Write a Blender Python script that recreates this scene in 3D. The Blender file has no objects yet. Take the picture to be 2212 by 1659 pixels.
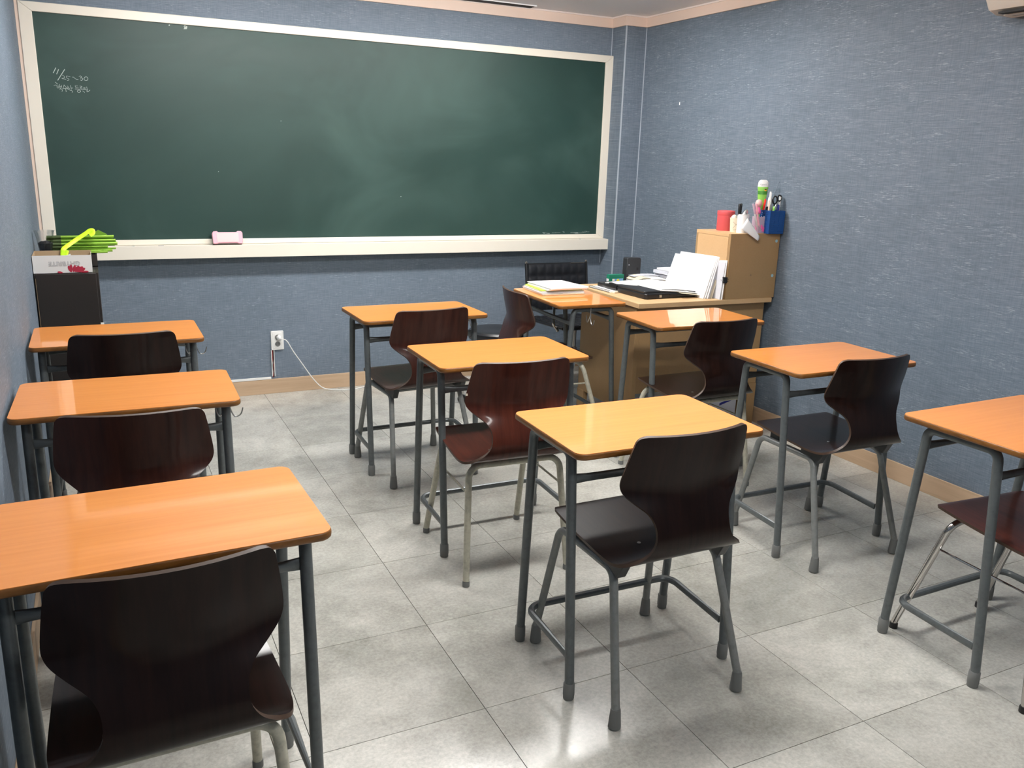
import bpy, bmesh, math, random
from mathutils import Vector, Matrix
PI = math.pi
random.seed(7)
C = bpy.context.scene.collection

# ------------------------------------------------------------ camera, world, exposure
cam_d = bpy.data.cameras.new('camera')
cam = bpy.data.objects.new('camera', cam_d)
C.objects.link(cam)
bpy.context.scene.camera = cam
cam_d.sensor_fit = 'HORIZONTAL'
cam_d.sensor_width = 36.0
cam_d.lens = 1815.62 / 2212 * 36.0
cam_d.clip_start = 0.02
rt = Vector((0.8995400, -0.4358196, 0.0298159))
dn = Vector((-0.0873537, -0.2463352, -0.9652400))
fw = Vector((0.4280152, 0.8656675, -0.2596589))
m3 = Matrix((rt, -dn, -fw)).transposed()
cam.matrix_world = Matrix.Translation((0.30337, -5.15434, 1.45424)) @ m3.to_4x4()

w = bpy.data.worlds.new('world')
bpy.context.scene.world = w
w.use_nodes = True
w.node_tree.nodes['Background'].inputs[0].default_value = (0.6, 0.65, 0.7, 1)
w.node_tree.nodes['Background'].inputs[1].default_value = 0.25
vs = bpy.context.scene.view_settings
vs.view_transform = 'Standard'
vs.look = 'None'
vs.gamma = 1.0
vs.use_curve_mapping = False
vs.exposure = 0.0
LIGHT_POWER = 51.0
LAMPS = [(1.05, -1.2, 1.2, .15), (2.45, -1.2, 1.2, .17), (1.70, -3.10, 1.3, .20), (1.70, -5.3, .8, .16)]

# ------------------------------------------------------------ materials
def mat(name, col, rough=.5, metal=0.0, coat=0.0, spec=None, emit=None, estr=0, trans=0, alpha=1, ior=None, sheen=0):
    m = bpy.data.materials.new(name)
    m.use_nodes = True
    b = m.node_tree.nodes['Principled BSDF']
    b.inputs['Base Color'].default_value = (*col, 1)
    b.inputs['Roughness'].default_value = rough
    b.inputs['Metallic'].default_value = metal
    b.inputs['Coat Weight'].default_value = coat
    b.inputs['Coat Roughness'].default_value = .08
    if spec is not None: b.inputs['Specular IOR Level'].default_value = spec
    if emit: b.inputs['Emission Color'].default_value = (*emit, 1); b.inputs['Emission Strength'].default_value = estr
    if trans: b.inputs['Transmission Weight'].default_value = trans
    if ior: b.inputs['IOR'].default_value = ior
    b.inputs['Alpha'].default_value = alpha
    return m

def nt(m): return m.node_tree, m.node_tree.nodes['Principled BSDF']

def coords(t, scale=(1, 1, 1), kind='Object', rot=(0, 0, 0)):
    tc = t.nodes.new('ShaderNodeTexCoord'); mp = t.nodes.new('ShaderNodeMapping')
    mp.inputs['Scale'].default_value = scale; mp.inputs['Rotation'].default_value = rot
    t.links.new(tc.outputs[kind], mp.inputs['Vector'])
    return mp.outputs['Vector']

def noise(t, vec, scale, detail=4, rough=.55, dist=0):
    n = t.nodes.new('ShaderNodeTexNoise')
    n.inputs['Scale'].default_value = scale; n.inputs['Detail'].default_value = detail
    n.inputs['Roughness'].default_value = rough; n.inputs['Distortion'].default_value = dist
    t.links.new(vec, n.inputs['Vector'])
    return n.outputs['Fac']

def ramp(t, fac, stops):
    r = t.nodes.new('ShaderNodeValToRGB')
    els = r.color_ramp.elements
    while len(els) < len(stops): els.new(0.5)
    for e, (p, c) in zip(els, stops):
        e.position = p; e.color = (*c, 1) if len(c) == 3 else c
    t.links.new(fac, r.inputs['Fac'])
    return r.outputs['Color']

def mixc(t, fac, a, b, mode='MIX'):
    m = t.nodes.new('ShaderNodeMix'); m.data_type = 'RGBA'; m.blend_type = mode
    for s, v in ((m.inputs[0], fac), (m.inputs[6], a), (m.inputs[7], b)):
        if isinstance(v, (int, float)): s.default_value = v
        elif isinstance(v, tuple): s.default_value = (*v, 1)
        else: t.links.new(v, s)
    return m.outputs[2]

def bump(t, b, h, strength=.2, dist=.002):
    n = t.nodes.new('ShaderNodeBump'); n.inputs['Strength'].default_value = strength
    n.inputs['Distance'].default_value = dist
    t.links.new(h, n.inputs['Height']); t.links.new(n.outputs['Normal'], b.inputs['Normal'])

def wallpaper(name, stretch):
    """woven blue grey paper with horizontal slub threads; stretch = mapping that keeps threads horizontal"""
    m = mat(name, (.1, .14, .2), .62, spec=.3)
    t, b = nt(m)
    sx, sy, sz = stretch
    v1 = coords(t, (sx * 14, sy * 14, 250)); n1 = noise(t, v1, 1, 5, .62)
    v2 = coords(t, (sx * 32, sy * 32, 520)); n2 = noise(t, v2, 1, 2, .5)
    v3 = coords(t, (sx * 260, sy * 260, 14)); n3 = noise(t, v3, 1, 2, .5)
    v4 = coords(t, (1, 1, 1)); n4 = noise(t, v4, 1.2, 4, .6)
    base = ramp(t, n1, [(.30, (.108, .142, .182)), (.5, (.145, .184, .228)), (.70, (.200, .238, .288))])
    base = mixc(t, .22, base, ramp(t, n3, [(.3, (.092, .124, .165)), (.7, (.235, .275, .332))]))
    big = ramp(t, n4, [(.3, (.88, .9, .9)), (.7, (1.08, 1.07, 1.08))])
    base = mixc(t, 1.0, base, big, 'MULTIPLY')
    fleck = ramp(t, n2, [(.60, (0, 0, 0)), (.70, (1, 1, 1))])
    v5 = coords(t, (sx * 5, sy * 5, 26)); n5 = noise(t, v5, 1, 2, .5)
    fm = t.nodes.new('ShaderNodeMath'); fm.operation = 'MULTIPLY'
    gate = ramp(t, n5, [(.45, (0, 0, 0)), (.6, (.8, .8, .8))])
    t.links.new(fleck, fm.inputs[0]); t.links.new(gate, fm.inputs[1])
    col = mixc(t, fm.outputs[0], base, (.38, .44, .50))
    t.links.new(col, b.inputs['Base Color'])
    bump(t, b, n1, .25, .002)
    return m

M = {}
M['paper_x'] = wallpaper('wallpaper_along_x', (1, 0.2, 1))
M['paper_y'] = wallpaper('wallpaper_along_y', (0.2, 1, 1))
M['ceiling'] = mat('ceiling_white', (.76, .76, .78), .45)
M['crown'] = mat('peach_crown_trim', (.84, .66, .55), .45)
M['crown_bead'] = mat('pale_trim_bead', (.88, .78, .72), .4)
M['seam'] = mat('bare_paper_seam', (.42, .47, .53), .8)

def woodgrain(name, c1, c2, scale, rough=.4, coat=0.0, bumpk=.05, spec=None, crough=.08):
    # tinted board or timber with streaky grain
    m = mat(name, c1, rough, coat=coat, spec=spec)
    t, b = nt(m); v = coords(t, scale); n = noise(t, v, 1, 5, .6, .6)
    t.links.new(ramp(t, n, [(.32, c2), (.62, c1)]), b.inputs['Base Color'])
    b.inputs['Coat Roughness'].default_value = crough
    if bumpk: bump(t, b, n, bumpk, .001)
    return m
M['baseboard'] = woodgrain('beige_baseboard', (.56, .40, .265), (.47, .33, .21), (2, 2, 30), .45)
M['desk_top'] = woodgrain('orange_laminate', (.88, .325, .068), (.81, .280, .052), (2.5, 60, 60), .38, coat=1.0, bumpk=.0, crough=.045, spec=.15)
M['desk_edge'] = woodgrain('worn_brown_edge', (.25, .10, .020), (.14, .055, .012), (18, 18, 60), .38)
M['desk_under'] = mat('dark_board_underside', (.25, .17, .1), .7)

def shellwood(name, c1, c2):
    m = mat(name, c1, .30, coat=.30, spec=.10)
    t, b = nt(m); v = coords(t, (75, 7, 7)); n = noise(t, v, 1, 4, .6, .3)
    v2 = coords(t, (16, 3, 3)); n2 = noise(t, v2, 1, 2, .5)
    c = mixc(t, .4, ramp(t, n, [(.35, c2), (.65, c1)]), ramp(t, n2, [(.35, c2), (.7, c1)]))
    t.links.new(c, b.inputs['Base Color'])
    b.inputs['Coat Roughness'].default_value = .1
    bump(t, b, n, .12, .001)
    return m
M['shell_dark'] = shellwood('dark_brown_lacquered_plywood', (.020, .0085, .0065), (.009, .0045, .0038))
M['shell_mid'] = shellwood('brown_lacquered_plywood', (.056, .018, .012), (.026, .0095, .0075))
M['shell_red'] = shellwood('reddish_lacquered_plywood', (.090, .023, .014), (.045, .0125, .009))
M['ply_edge'] = mat('ply_edge', (.06, .034, .022), .45)

def paint(name, c, rough=.38, metal=.25, k=.8):
    m = mat(name, c, rough, metal)
    t, b = nt(m); v = coords(t, (1, 1, 1)); n = noise(t, v, 60, 3, .6)
    t.links.new(ramp(t, n, [(.25, tuple(x * k for x in c)), (.55, c)]), b.inputs['Base Color'])
    return m
M['tube_dark'] = paint('dark_grey_enamel_tube', (.125, .14, .143), .36)
M['tube_grey'] = paint('grey_enamel_tube', (.24, .25, .245), .38)
M['tube_cream'] = paint('worn_cream_enamel_tube', (.52, .50, .40), .42, .05, .7)
M['chrome'] = mat('chrome', (.62, .6, .58), .12, 1)
M['cap_grey'] = mat('grey_rubber_cap', (.17, .175, .17), .6)
M['rubber'] = mat('black_rubber', (.012, .012, .012), .6)
M['steel'] = mat('steel', (.6, .6, .58), .3, 1)
M['dark_plastic'] = mat('dark_grey_plastic', (.03, .033, .035), .35)

# chalkboard
m = mat('green_chalkboard_steel', (.02, .05, .04), .48, spec=.45)
t, b = nt(m)
v = coords(t, (1, 1, 1)); n = noise(t, v, 1.1, 5, .6, .8)
v2 = coords(t, (1.3, 1, 1.9), rot=(0, .6, 0)); n2 = noise(t, v2, 1.0, 3, .55, 1.0)
c = ramp(t, n, [(.3, (.013, .040, .033)), (.72, (.027, .070, .059))])
c = mixc(t, .5, c, ramp(t, n2, [(.46, (.012, .038, .031)), (.75, (.045, .092, .079))]))
t.links.new(c, b.inputs['Base Color'])
t.links.new(ramp(t, n2, [(.3, (.44, .44, .44)), (.7, (.54, .54, .54))]), b.inputs['Roughness'])
M['board'] = m
M['board_frame'] = mat('cream_board_frame', (.80, .75, .65), .42)
M['chalk'] = mat('chalk_strokes', (.46, .53, .49), .95)

# vinyl tile floor: stone mottling, tone differs slightly tile by tile
m = mat('grey_stone_vinyl', (.5, .5, .47), .26, spec=.5)
t, b = nt(m)
gp = t.nodes.new('ShaderNodeNewGeometry'); v = gp.outputs['Position']; big = noise(t, v, 2.6, 6, .66, .2); mid = noise(t, v, 8, 9, .66, .15); fine = noise(t, v, 90, 4, .7)
c = ramp(t, big, [(.30, (.25, .25, .23)), (.46, (.44, .438, .41)), (.72, (.56, .558, .53))])
c = mixc(t, .40, c, ramp(t, mid, [(.30, (.30, .295, .27)), (.72, (.62, .615, .585))]))
c = mixc(t, .22, c, ramp(t, fine, [(.35, (.20, .20, .19)), (.65, (.72, .71, .68))]))
dirt = noise(t, v, 1.5, 7, .68, .4); c = mixc(t, 1.0, c, ramp(t, dirt, [(.36, (.74, .74, .725)), (.56, (1.07, 1.065, 1.05))]), 'MULTIPLY')
oi = t.nodes.new('ShaderNodeObjectInfo')
tone = ramp(t, oi.outputs['Random'], [(0, (.90, .895, .87)), (1, (1.04, 1.035, 1.01))])
c = mixc(t, 1.0, c, tone, 'MULTIPLY')
t.links.new(c, b.inputs['Base Color'])
t.links.new(ramp(t, mid, [(.3, (.15, .15, .15)), (.7, (.27, .27, .27))]), b.inputs['Roughness'])
bump(t, b, fine, .05, .001)
M['tile'] = m
M['subfloor'] = mat('dark_joint', (.06, .06, .055), .9)

def board_mat(name, c1, c2):
    m = mat(name, c1, .5)
    t, b = nt(m); v = coords(t, (1, 1, 1)); n = noise(t, v, 4, 6, .7); f = noise(t, v, 120, 2, .6)
    c = mixc(t, .35, ramp(t, n, [(.3, c2), (.7, c1)]), ramp(t, f, [(.3, c2), (.7, c1)]))
    t.links.new(c, b.inputs['Base Color']); return m
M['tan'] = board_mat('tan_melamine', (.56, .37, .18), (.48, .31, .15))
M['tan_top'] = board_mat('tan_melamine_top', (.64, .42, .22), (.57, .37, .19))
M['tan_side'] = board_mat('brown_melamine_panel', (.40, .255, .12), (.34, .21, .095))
M['black_brown'] = board_mat('black_brown_melamine', (.020, .0155, .013), (.014, .011, .010))
M['leather'] = mat('black_leather', (.012, .013, .016), .33)
M['white'] = mat('white_plastic', (.80, .80, .78), .35)
M['paper'] = mat('white_paper', (.88, .88, .87), .8)
M['paper_grey'] = mat('grey_paper', (.60, .61, .66), .8)
M['paper_old'] = mat('yellowed_paper', (.66, .60, .46), .8)
M['ink'] = mat('grey_print', (.36, .36, .38), .9)
M['blackink'] = mat('black_print', (.03, .03, .03), .8)
M['lime'] = mat('lime_plastic', (.50, .80, .05), .3)
M['lime_bright'] = mat('bright_lime_strap', (.60, 1.0, .02), .45)
M['metal_green'] = mat('metallic_green', (.30, .54, .07), .30, .6)
M['dark_green'] = mat('dark_green_mesh', (.045, .075, .018), .7)
M['cardboard'] = mat('cardboard_inside', (.38, .27, .16), .85)
M['crimson'] = mat('crimson_print', (.42, .018, .05), .6)
M['pink'] = mat('pink_rubber', (.86, .42, .50), .5)
M['pink_pale'] = mat('chalky_pink', (.80, .56, .56), .7)
M['felt'] = mat('grey_felt', (.35, .36, .33), .95)
M['hot_pink'] = mat('hot_pink_plastic', (.90, .16, .40), .4)
M['skin_pink'] = mat('pale_pink_plastic', (.88, .50, .46), .4)
M['red'] = mat('red_tin', (.66, .10, .11), .4)
M['red_pen'] = mat('red_pen', (.75, .02, .01), .35)
M['cream'] = mat('cream_plastic', (.80, .72, .58), .5)
M['blue'] = mat('blue_plastic', (.008, .070, .26), .4)
M['navy'] = mat('navy_plastic', (.01, .02, .25), .4)
M['black'] = mat('black_plastic', (.008, .008, .009), .3)
M['charcoal'] = mat('charcoal_plastic', (.022, .024, .028), .45)
M['green'] = mat('green_card', (.005, .20, .12), .5)
M['yellow'] = mat('yellow_card', (.85, .75, .04), .6)
M['skyblue'] = mat('sky_blue_card', (.22, .42, .75), .6)
M['tube_green'] = mat('leaf_green_plastic', (.28, .62, .10), .35)
M['green_mid'] = mat('mid_green_plastic', (.06, .26, .03), .4)
M['lavender'] = mat('translucent_lilac_plastic', (.80, .64, .76), .25, trans=.3, alpha=.8)
M['clear'] = mat('clear_plastic', (.95, .96, .97), .06, trans=1.0, ior=1.2, alpha=.7)
M['sticker'] = mat('pale_blue_sticker', (.35, .58, .66), .6)
M['lampglow'] = mat('lamp_diffuser', (.9, .9, .9), .5, emit=(1, .985, .96), estr=LIGHT_POWER)
M['lampcase'] = mat('lamp_housing', (.8, .8, .8), .4)
M['carton'] = mat('white_carton', (.62, .64, .70), .7)
M['ac'] = mat('offwhite_air_conditioner', (.62, .57, .50), .4)
M['ventdark'] = mat('dark_vent_slot', (.03, .03, .03), .8)
M['wire_red'] = mat('red_wire', (.25, .02, .02), .5)

# ------------------------------------------------------------ mesh helpers
class MB:
    def __init__(s): s.v = []; s.f = []; s.mi = []; s.cur = 0
    def add(s, vs, fs):
        o = len(s.v); s.v += [tuple(x) for x in vs]
        for f in fs: s.f.append([i + o for i in f]); s.mi.append(s.cur)
        return s
    def box(s, x0, x1, y0, y1, z0, z1, M4=None):
        vs = [Vector((x, y, z)) for z in (z0, z1) for y in (y0, y1) for x in (x0, x1)]
        if M4: vs = [M4 @ q for q in vs]
        return s.add(vs, [(0, 2, 3, 1), (4, 5, 7, 6), (0, 1, 5, 4), (2, 6, 7, 3), (0, 4, 6, 2), (1, 3, 7, 5)])
    def tube(s, pts, r, seg=10, closed=False, prof=None):
        pts = [Vector(p) for p in pts]; n = len(pts)
        rs = r if isinstance(r, (list, tuple)) else [r] * n
        T = []
        for i in range(n):
            if closed: d = pts[(i + 1) % n] - pts[i - 1]
            else: d = pts[min(i + 1, n - 1)] - pts[max(i - 1, 0)]
            T.append(d.normalized())
        a = Vector((0, 0, 1)) if abs(T[0].z) < .9 else Vector((1, 0, 0))
        N = (a - T[0] * a.dot(T[0])).normalized()
        vs = []
        for i in range(n):
            N = (N - T[i] * N.dot(T[i])).normalized(); B = T[i].cross(N)
            for k in range(seg):
                an = 2 * PI * k / seg
                rr = rs[i]
                ra, rb = rr if isinstance(rr, (list, tuple)) else (rr, rr)
                vs.append(pts[i] + N * math.cos(an) * ra + B * math.sin(an) * rb)
        fs = []
        rng = n if closed else n - 1
        for i in range(rng):
            j = (i + 1) % n
            for k in range(seg):
                l = (k + 1) % seg
                fs.append((i * seg + k, i * seg + l, j * seg + l, j * seg + k))
        if not closed:
            fs.append(tuple(range(seg))[::-1]); fs.append(tuple((n - 1) * seg + k for k in range(seg)))
        return s.add(vs, fs)
    def lathe(s, prof, c=(0, 0, 0), seg=24, M4=None, close=True):
        vs = []
        for r, z in prof:
            for k in range(seg):
                a = 2 * PI * k / seg
                q = Vector((r * math.cos(a), r * math.sin(a), z))
                q = M4 @ q if M4 else q
                vs.append(q + Vector(c))
        fs = []
        for i in range(len(prof) - 1):
            for k in range(seg):
                l = (k + 1) % seg
                fs.append((i * seg + k, i * seg + l, (i + 1) * seg + l, (i + 1) * seg + k))
        if close:
            fs.append(tuple(range(seg))[::-1]); fs.append(tuple((len(prof) - 1) * seg + k for k in range(seg)))
        return s.add(vs, fs)
    def prism(s, poly, z0, z1, M4=None):
        n = len(poly)
        vs = [Vector((x, y, z0)) for x, y in poly] + [Vector((x, y, z1)) for x, y in poly]
        if M4: vs = [M4 @ q for q in vs]
        fs = [tuple(range(n))[::-1], tuple(range(n, 2 * n))]
        for i in range(n):
            j = (i + 1) % n
            fs.append((i, j, j + n, i + n))
        return s.add(vs, fs)
    def build(s, name, m, parent=None, smooth=35, bevel=0, bseg=2, loc=None, rotz=0):
        me = bpy.data.meshes.new(name)
        me.from_pydata(s.v, [], s.f)
        ms = m if isinstance(m, (list, tuple)) else [m]
        for q in ms: me.materials.append(M[q] if isinstance(q, str) else q)
        if len(ms) > 1: me.polygons.foreach_set('material_index', s.mi)
        bm = bmesh.new(); bm.from_mesh(me); bmesh.ops.recalc_face_normals(bm, faces=bm.faces); bm.to_mesh(me); bm.free()
        if smooth:
            me.polygons.foreach_set('use_smooth', [True] * len(me.polygons))
            me.set_sharp_from_angle(angle=math.radians(smooth))
        o = bpy.data.objects.new(name, me); C.objects.link(o)
        if parent: o.parent = parent
        if loc: o.location = loc
        o.rotation_euler = (0, 0, rotz)
        if bevel:
            b = o.modifiers.new('bevel', 'BEVEL'); b.width = bevel; b.segments = bseg; b.limit_method = 'ANGLE'
            b.angle_limit = math.radians(40); b.harden_normals = False
        return o

def fillet(pts, r, n=6):
    pts = [Vector(p) for p in pts]; out = [pts[0]]
    for i in range(1, len(pts) - 1):
        a, b, c = pts[i - 1], pts[i], pts[i + 1]
        u = (a - b).normalized(); w_ = (c - b).normalized()
        ang = u.angle(w_); d = min(r / math.tan(ang / 2), (a - b).length * .49, (c - b).length * .49)
        p0 = b + u * d; p1 = b + w_ * d; rr = d * math.tan(ang / 2)
        cen = b + (u + w_).normalized() * (rr / math.sin(ang / 2))
        v0 = p0 - cen; v1 = p1 - cen; tot = v0.angle(v1); ax = v0.cross(v1).normalized()
        for k in range(n + 1): out.append(cen + Matrix.Rotation(tot * k / n, 3, ax) @ v0)
    out.append(pts[-1]); return out

def rrect(w_, d, r, n=6):
    P = []
    for cx, cy, a0 in ((w_ / 2 - r, d / 2 - r, 0), (-w_ / 2 + r, d / 2 - r, PI / 2), (-w_ / 2 + r, -d / 2 + r, PI), (w_ / 2 - r, -d / 2 + r, 1.5 * PI)):
        for k in range(n + 1):
            a = a0 + PI / 2 * k / n; P.append((cx + r * math.cos(a), cy + r * math.sin(a)))
    return P

def empty(name, loc=(0, 0, 0), rz=0):
    o = bpy.data.objects.new(name, None); o.empty_display_size = .05; C.objects.link(o)
    o.location = loc; o.rotation_euler = (0, 0, rz); return o

def tag(o, label, cat, group=None, kind=None):
    o['label'] = label; o['category'] = cat
    if group: o['group'] = group
    if kind: o['kind'] = kind
    return o

def struct(o, label=None):
    o['kind'] = 'structure'
    if label: o['label'] = label
    return o

def thing(name, label, cat, loc=(0, 0, 0), rz=0, group=None):
    return tag(empty(name, loc, rz), label, cat, group)

def copy_tree(o, parent=None):
    c = o.copy(); C.objects.link(c)
    if parent: c.parent = parent
    for ch in o.children: copy_tree(ch, c)
    return c

def box(name, m, b6, parent=None, bevel=0.0015, **k):
    return MB().box(*b6).build(name, m, parent, smooth=0 if not bevel else 35, bevel=bevel, **k)

# ------------------------------------------------------------ room shell
X0, X1, YB, HC = .030, 3.686, -6.3, 2.375
G, GX, GY = .4617, 1.1434, -1.5055

floor = struct(box('floor', 'subfloor', (X0 - .1, X1 + .1, YB - .1, .1, -.05, -.003), bevel=0))
tile_me = {}
for i in range(-4, 8):
    for j in range(-5, 12):
        xa, xb = GX + i * G, GX + (i + 1) * G
        yb, ya = GY - j * G, GY - (j + 1) * G
        xa2, xb2, ya2, yb2 = max(xa, X0), min(xb, X1), max(ya, YB), min(yb, 0)
        if xb2 - xa2 < .02 or yb2 - ya2 < .02: continue
        key = (round(xb2 - xa2, 4), round(yb2 - ya2, 4))
        if key not in tile_me:
            w_, d_ = key[0] / 2 - .0009, key[1] / 2 - .0009
            q = MB(); e = .0005
            vs = [(-w_, -d_, -.003), (w_, -d_, -.003), (w_, d_, -.003), (-w_, d_, -.003),
                  (-w_, -d_, -e * .5), (w_, -d_, -e * .5), (w_, d_, -e * .5), (-w_, d_, -e * .5),
                  (-w_ + e, -d_ + e, 0), (w_ - e, -d_ + e, 0), (w_ - e, d_ - e, 0), (-w_ + e, d_ - e, 0)]
            q.add(vs, [(0, 1, 5, 4), (1, 2, 6, 5), (2, 3, 7, 6), (3, 0, 4, 7), (4, 5, 9, 8), (5, 6, 10, 9), (6, 7, 11, 10), (7, 4, 8, 11), (8, 9, 10, 11)])
            o = q.build('tile', 'tile', floor, smooth=0); tile_me[key] = o.data
        else:
            o = bpy.data.objects.new('tile', tile_me[key]); C.objects.link(o); o.parent = floor
        o.location = ((xa2 + xb2) / 2, (ya2 + yb2) / 2, 0)

ceiling = struct(box('ceiling', 'ceiling', (X0 - .1, X1 + .1, YB - .1, .1, HC, HC + .1), bevel=0))
wall_front = struct(box('wall_front', 'paper_x', (X0 - .1, X1 + .1, 0, .1, 0, HC), bevel=0))
wall_right = struct(box('wall_right', 'paper_y', (X1, X1 + .1, YB - .1, 0, 0, HC), bevel=0))
wall_left = struct(box('wall_left', 'paper_y', (X0 - .1, X0, YB - .1, 0, 0, HC), bevel=0))
wall_back = struct(box('wall_back', 'paper_x', (X0, X1, YB - .1, YB, 0, HC), bevel=0))
PX, PD = 3.524, .164
pilaster = struct(box('trim_1', 'paper_x', (PX, X1, -PD, 0, 0, HC), bevel=.002), 'papered corner pillar right of the chalkboard')
# bare paper seams on the pillar edges and corner
q = MB()
q.box(PX - .006, PX + .001, -.0012, 0, .75, 2.31)
q.box(PX - .0012, PX + .007, -PD - .0012, -PD + .006, .5, 2.31)
q.box(X1 - .007, X1, -PD - .0012, -PD, .8, 2.31)
q.build('paper_seam', 'seam', pilaster, smooth=0)

def strip(name, path, z0, z1, th, m, label=None, nrm=None):
    """moulding running along a wall polyline (room side on the right hand of travel)"""
    q = MB()
    P = [Vector((x, y)) for x, y in path]; offs = []
    for i, p in enumerate(P):
        ns = []
        if i > 0: d = (P[i] - P[i - 1]).normalized(); ns.append(Vector((d.y, -d.x)))
        if i < len(P) - 1: d = (P[i + 1] - P[i]).normalized(); ns.append(Vector((d.y, -d.x)))
        if len(ns) == 2:
            s_ = ns[0] + ns[1]; n_ = s_ * (1 / max(.2, (1 + ns[0].dot(ns[1]))))
        else: n_ = ns[0]
        offs.append(p + n_ * th)
    vs = []
    for p, o in zip(P, offs): vs += [(p.x, p.y, z0), (o.x, o.y, z0), (o.x, o.y, z1), (p.x, p.y, z1)]
    fs = []
    for i in range(len(P) - 1):
        for k in range(4):
            l = (k + 1) % 4
            fs.append((i * 4 + k, i * 4 + l, (i + 1) * 4 + l, (i + 1) * 4 + k))
    fs += [(0, 1, 2, 3), tuple(4 * (len(P) - 1) + k for k in range(4))]
    q.add(vs, fs); o = q.build(name, m, smooth=0, bevel=.0015)
    return struct(o, label)

strip('baseboard_front', [(X0, 0), (PX, 0), (PX, -PD), (X1, -PD)], 0, .092, .010, 'baseboard', 'beige wooden skirting board below the chalkboard wall')
strip('baseboard_right', [(X1, -PD), (X1, YB)], 0, .090, .010, 'baseboard', 'beige wooden skirting board along the right wall')
strip('baseboard_left', [(X0, YB), (X0, 0)], 0, .092, .010, 'baseboard', 'beige wooden skirting board along the left wall')
cr = strip('trim_2', [(X0, YB), (X0, 0), (PX, 0), (PX, -PD), (X1, -PD), (X1, YB)], 2.309, 2.366, .014, 'crown', 'peach crown moulding around the ceiling')
strip('trim_3', [(X0, YB), (X0, 0), (PX, 0), (PX, -PD), (X1, -PD), (X1, YB)], 2.366, HC, .018, 'crown_bead', 'thin pale bead above the peach crown moulding')

# ceiling slot vent
vt = thing('ceiling_vent', 'long dark slot vent in the ceiling above the chalkboard', 'vent', (2.12, -.062, HC))
q = MB(); q.box(-.77, .77, -.049, -.043, -.006, 0); q.box(-.77, .77, .038, .043, -.006, 0); q.box(.764, .77, -.043, .038, -.006, 0); q.box(-.77, -.764, -.043, .038, -.006, 0)
q.build('frame', 'lampcase', vt, smooth=0)
box('slot', 'ventdark', (-.764, .764, -.043, .038, -.0045, 0), vt, bevel=0)
for k in range(2): box('louvre', 'charcoal', (-.764, .764, -.012 + k * .02, -.008 + k * .02, -.0065, -.0045), vt, bevel=0)

# lamps
for k, (lx_, ly_, lw, ld) in enumerate(LAMPS):
    lab = ['on the left near the chalkboard', 'on the right near the chalkboard', 'over the middle of the classroom', 'at the back of the classroom'][k]
    L = thing('ceiling_light', 'long white ceiling light ' + lab, 'ceiling light', (lx_, ly_, HC), group='long ceiling lights')
    w2, d2 = lw / 2, ld / 2
    box('housing', 'lampcase', (-w2 - .02, w2 + .02, -d2 - .01, d2 + .01, -.022, 0), L, bevel=.002)
    MB().prism(rrect(lw, ld, .03, 4), -.062, -.0222).build('diffuser', 'lampglow', L)

# ------------------------------------------------------------ chalkboard
BXL, BXR, BZT, BZB = .045, 3.529, 2.135, .925
cb = thing('chalkboard', 'large green chalkboard with cream frame and tray on the front wall', 'chalkboard', (0, 0, 0))
box('writing_surface', 'board', (BXL + .05, BXR - .05, -.014, 0, BZB, BZT - .04), cb, bevel=0)
q = MB()
fw_ = .058
def frame_bar(pts):
    MBq = MB(); MBq.prism(pts, 0, .026, Matrix(((1, 0, 0, 0), (0, 0, -1, 0), (0, 1, 0, 0), (0, 0, 0, 1))))
    return MBq
IL, IR, IT, IB = BXL + .060, BXR - .060, BZT - .045, BZB + .029
for nm, pts in (('frame', [(BXL, BZT), (BXR, BZT), (IR, IT), (IL, IT)]), ('frame', [(BXL, BZB), (IL, IB), (IL, IT), (BXL, BZT)]),
                ('frame', [(BXR, BZB), (BXR, BZT), (IR, IT), (IR, IB)]), ('frame', [(BXL, BZB), (BXR, BZB), (IR, IB), (IL, IB)])):
    frame_bar(pts).build('frame', 'board_frame', cb, smooth=0, bevel=.003)
q = MB(); q.box(BXL, BXR + .01, -.09, -.0, .918, .924); q.box(BXL, BXR + .01, -.092, -.086, .853, .924); q.box(BXL, BXR + .01, -.086, 0, .853, .857)
q.box(BXR + .006, BXR + .010, -.092, 0, .853, .924)
tray = q.build('chalk_tray', 'board_frame', cb, smooth=0, bevel=.0012)
box('casing', 'crown', (X0, BXL, -.02, 0, .92, BZT), cb, bevel=.001)['label'] = 'thin peach wooden casing'
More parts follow.
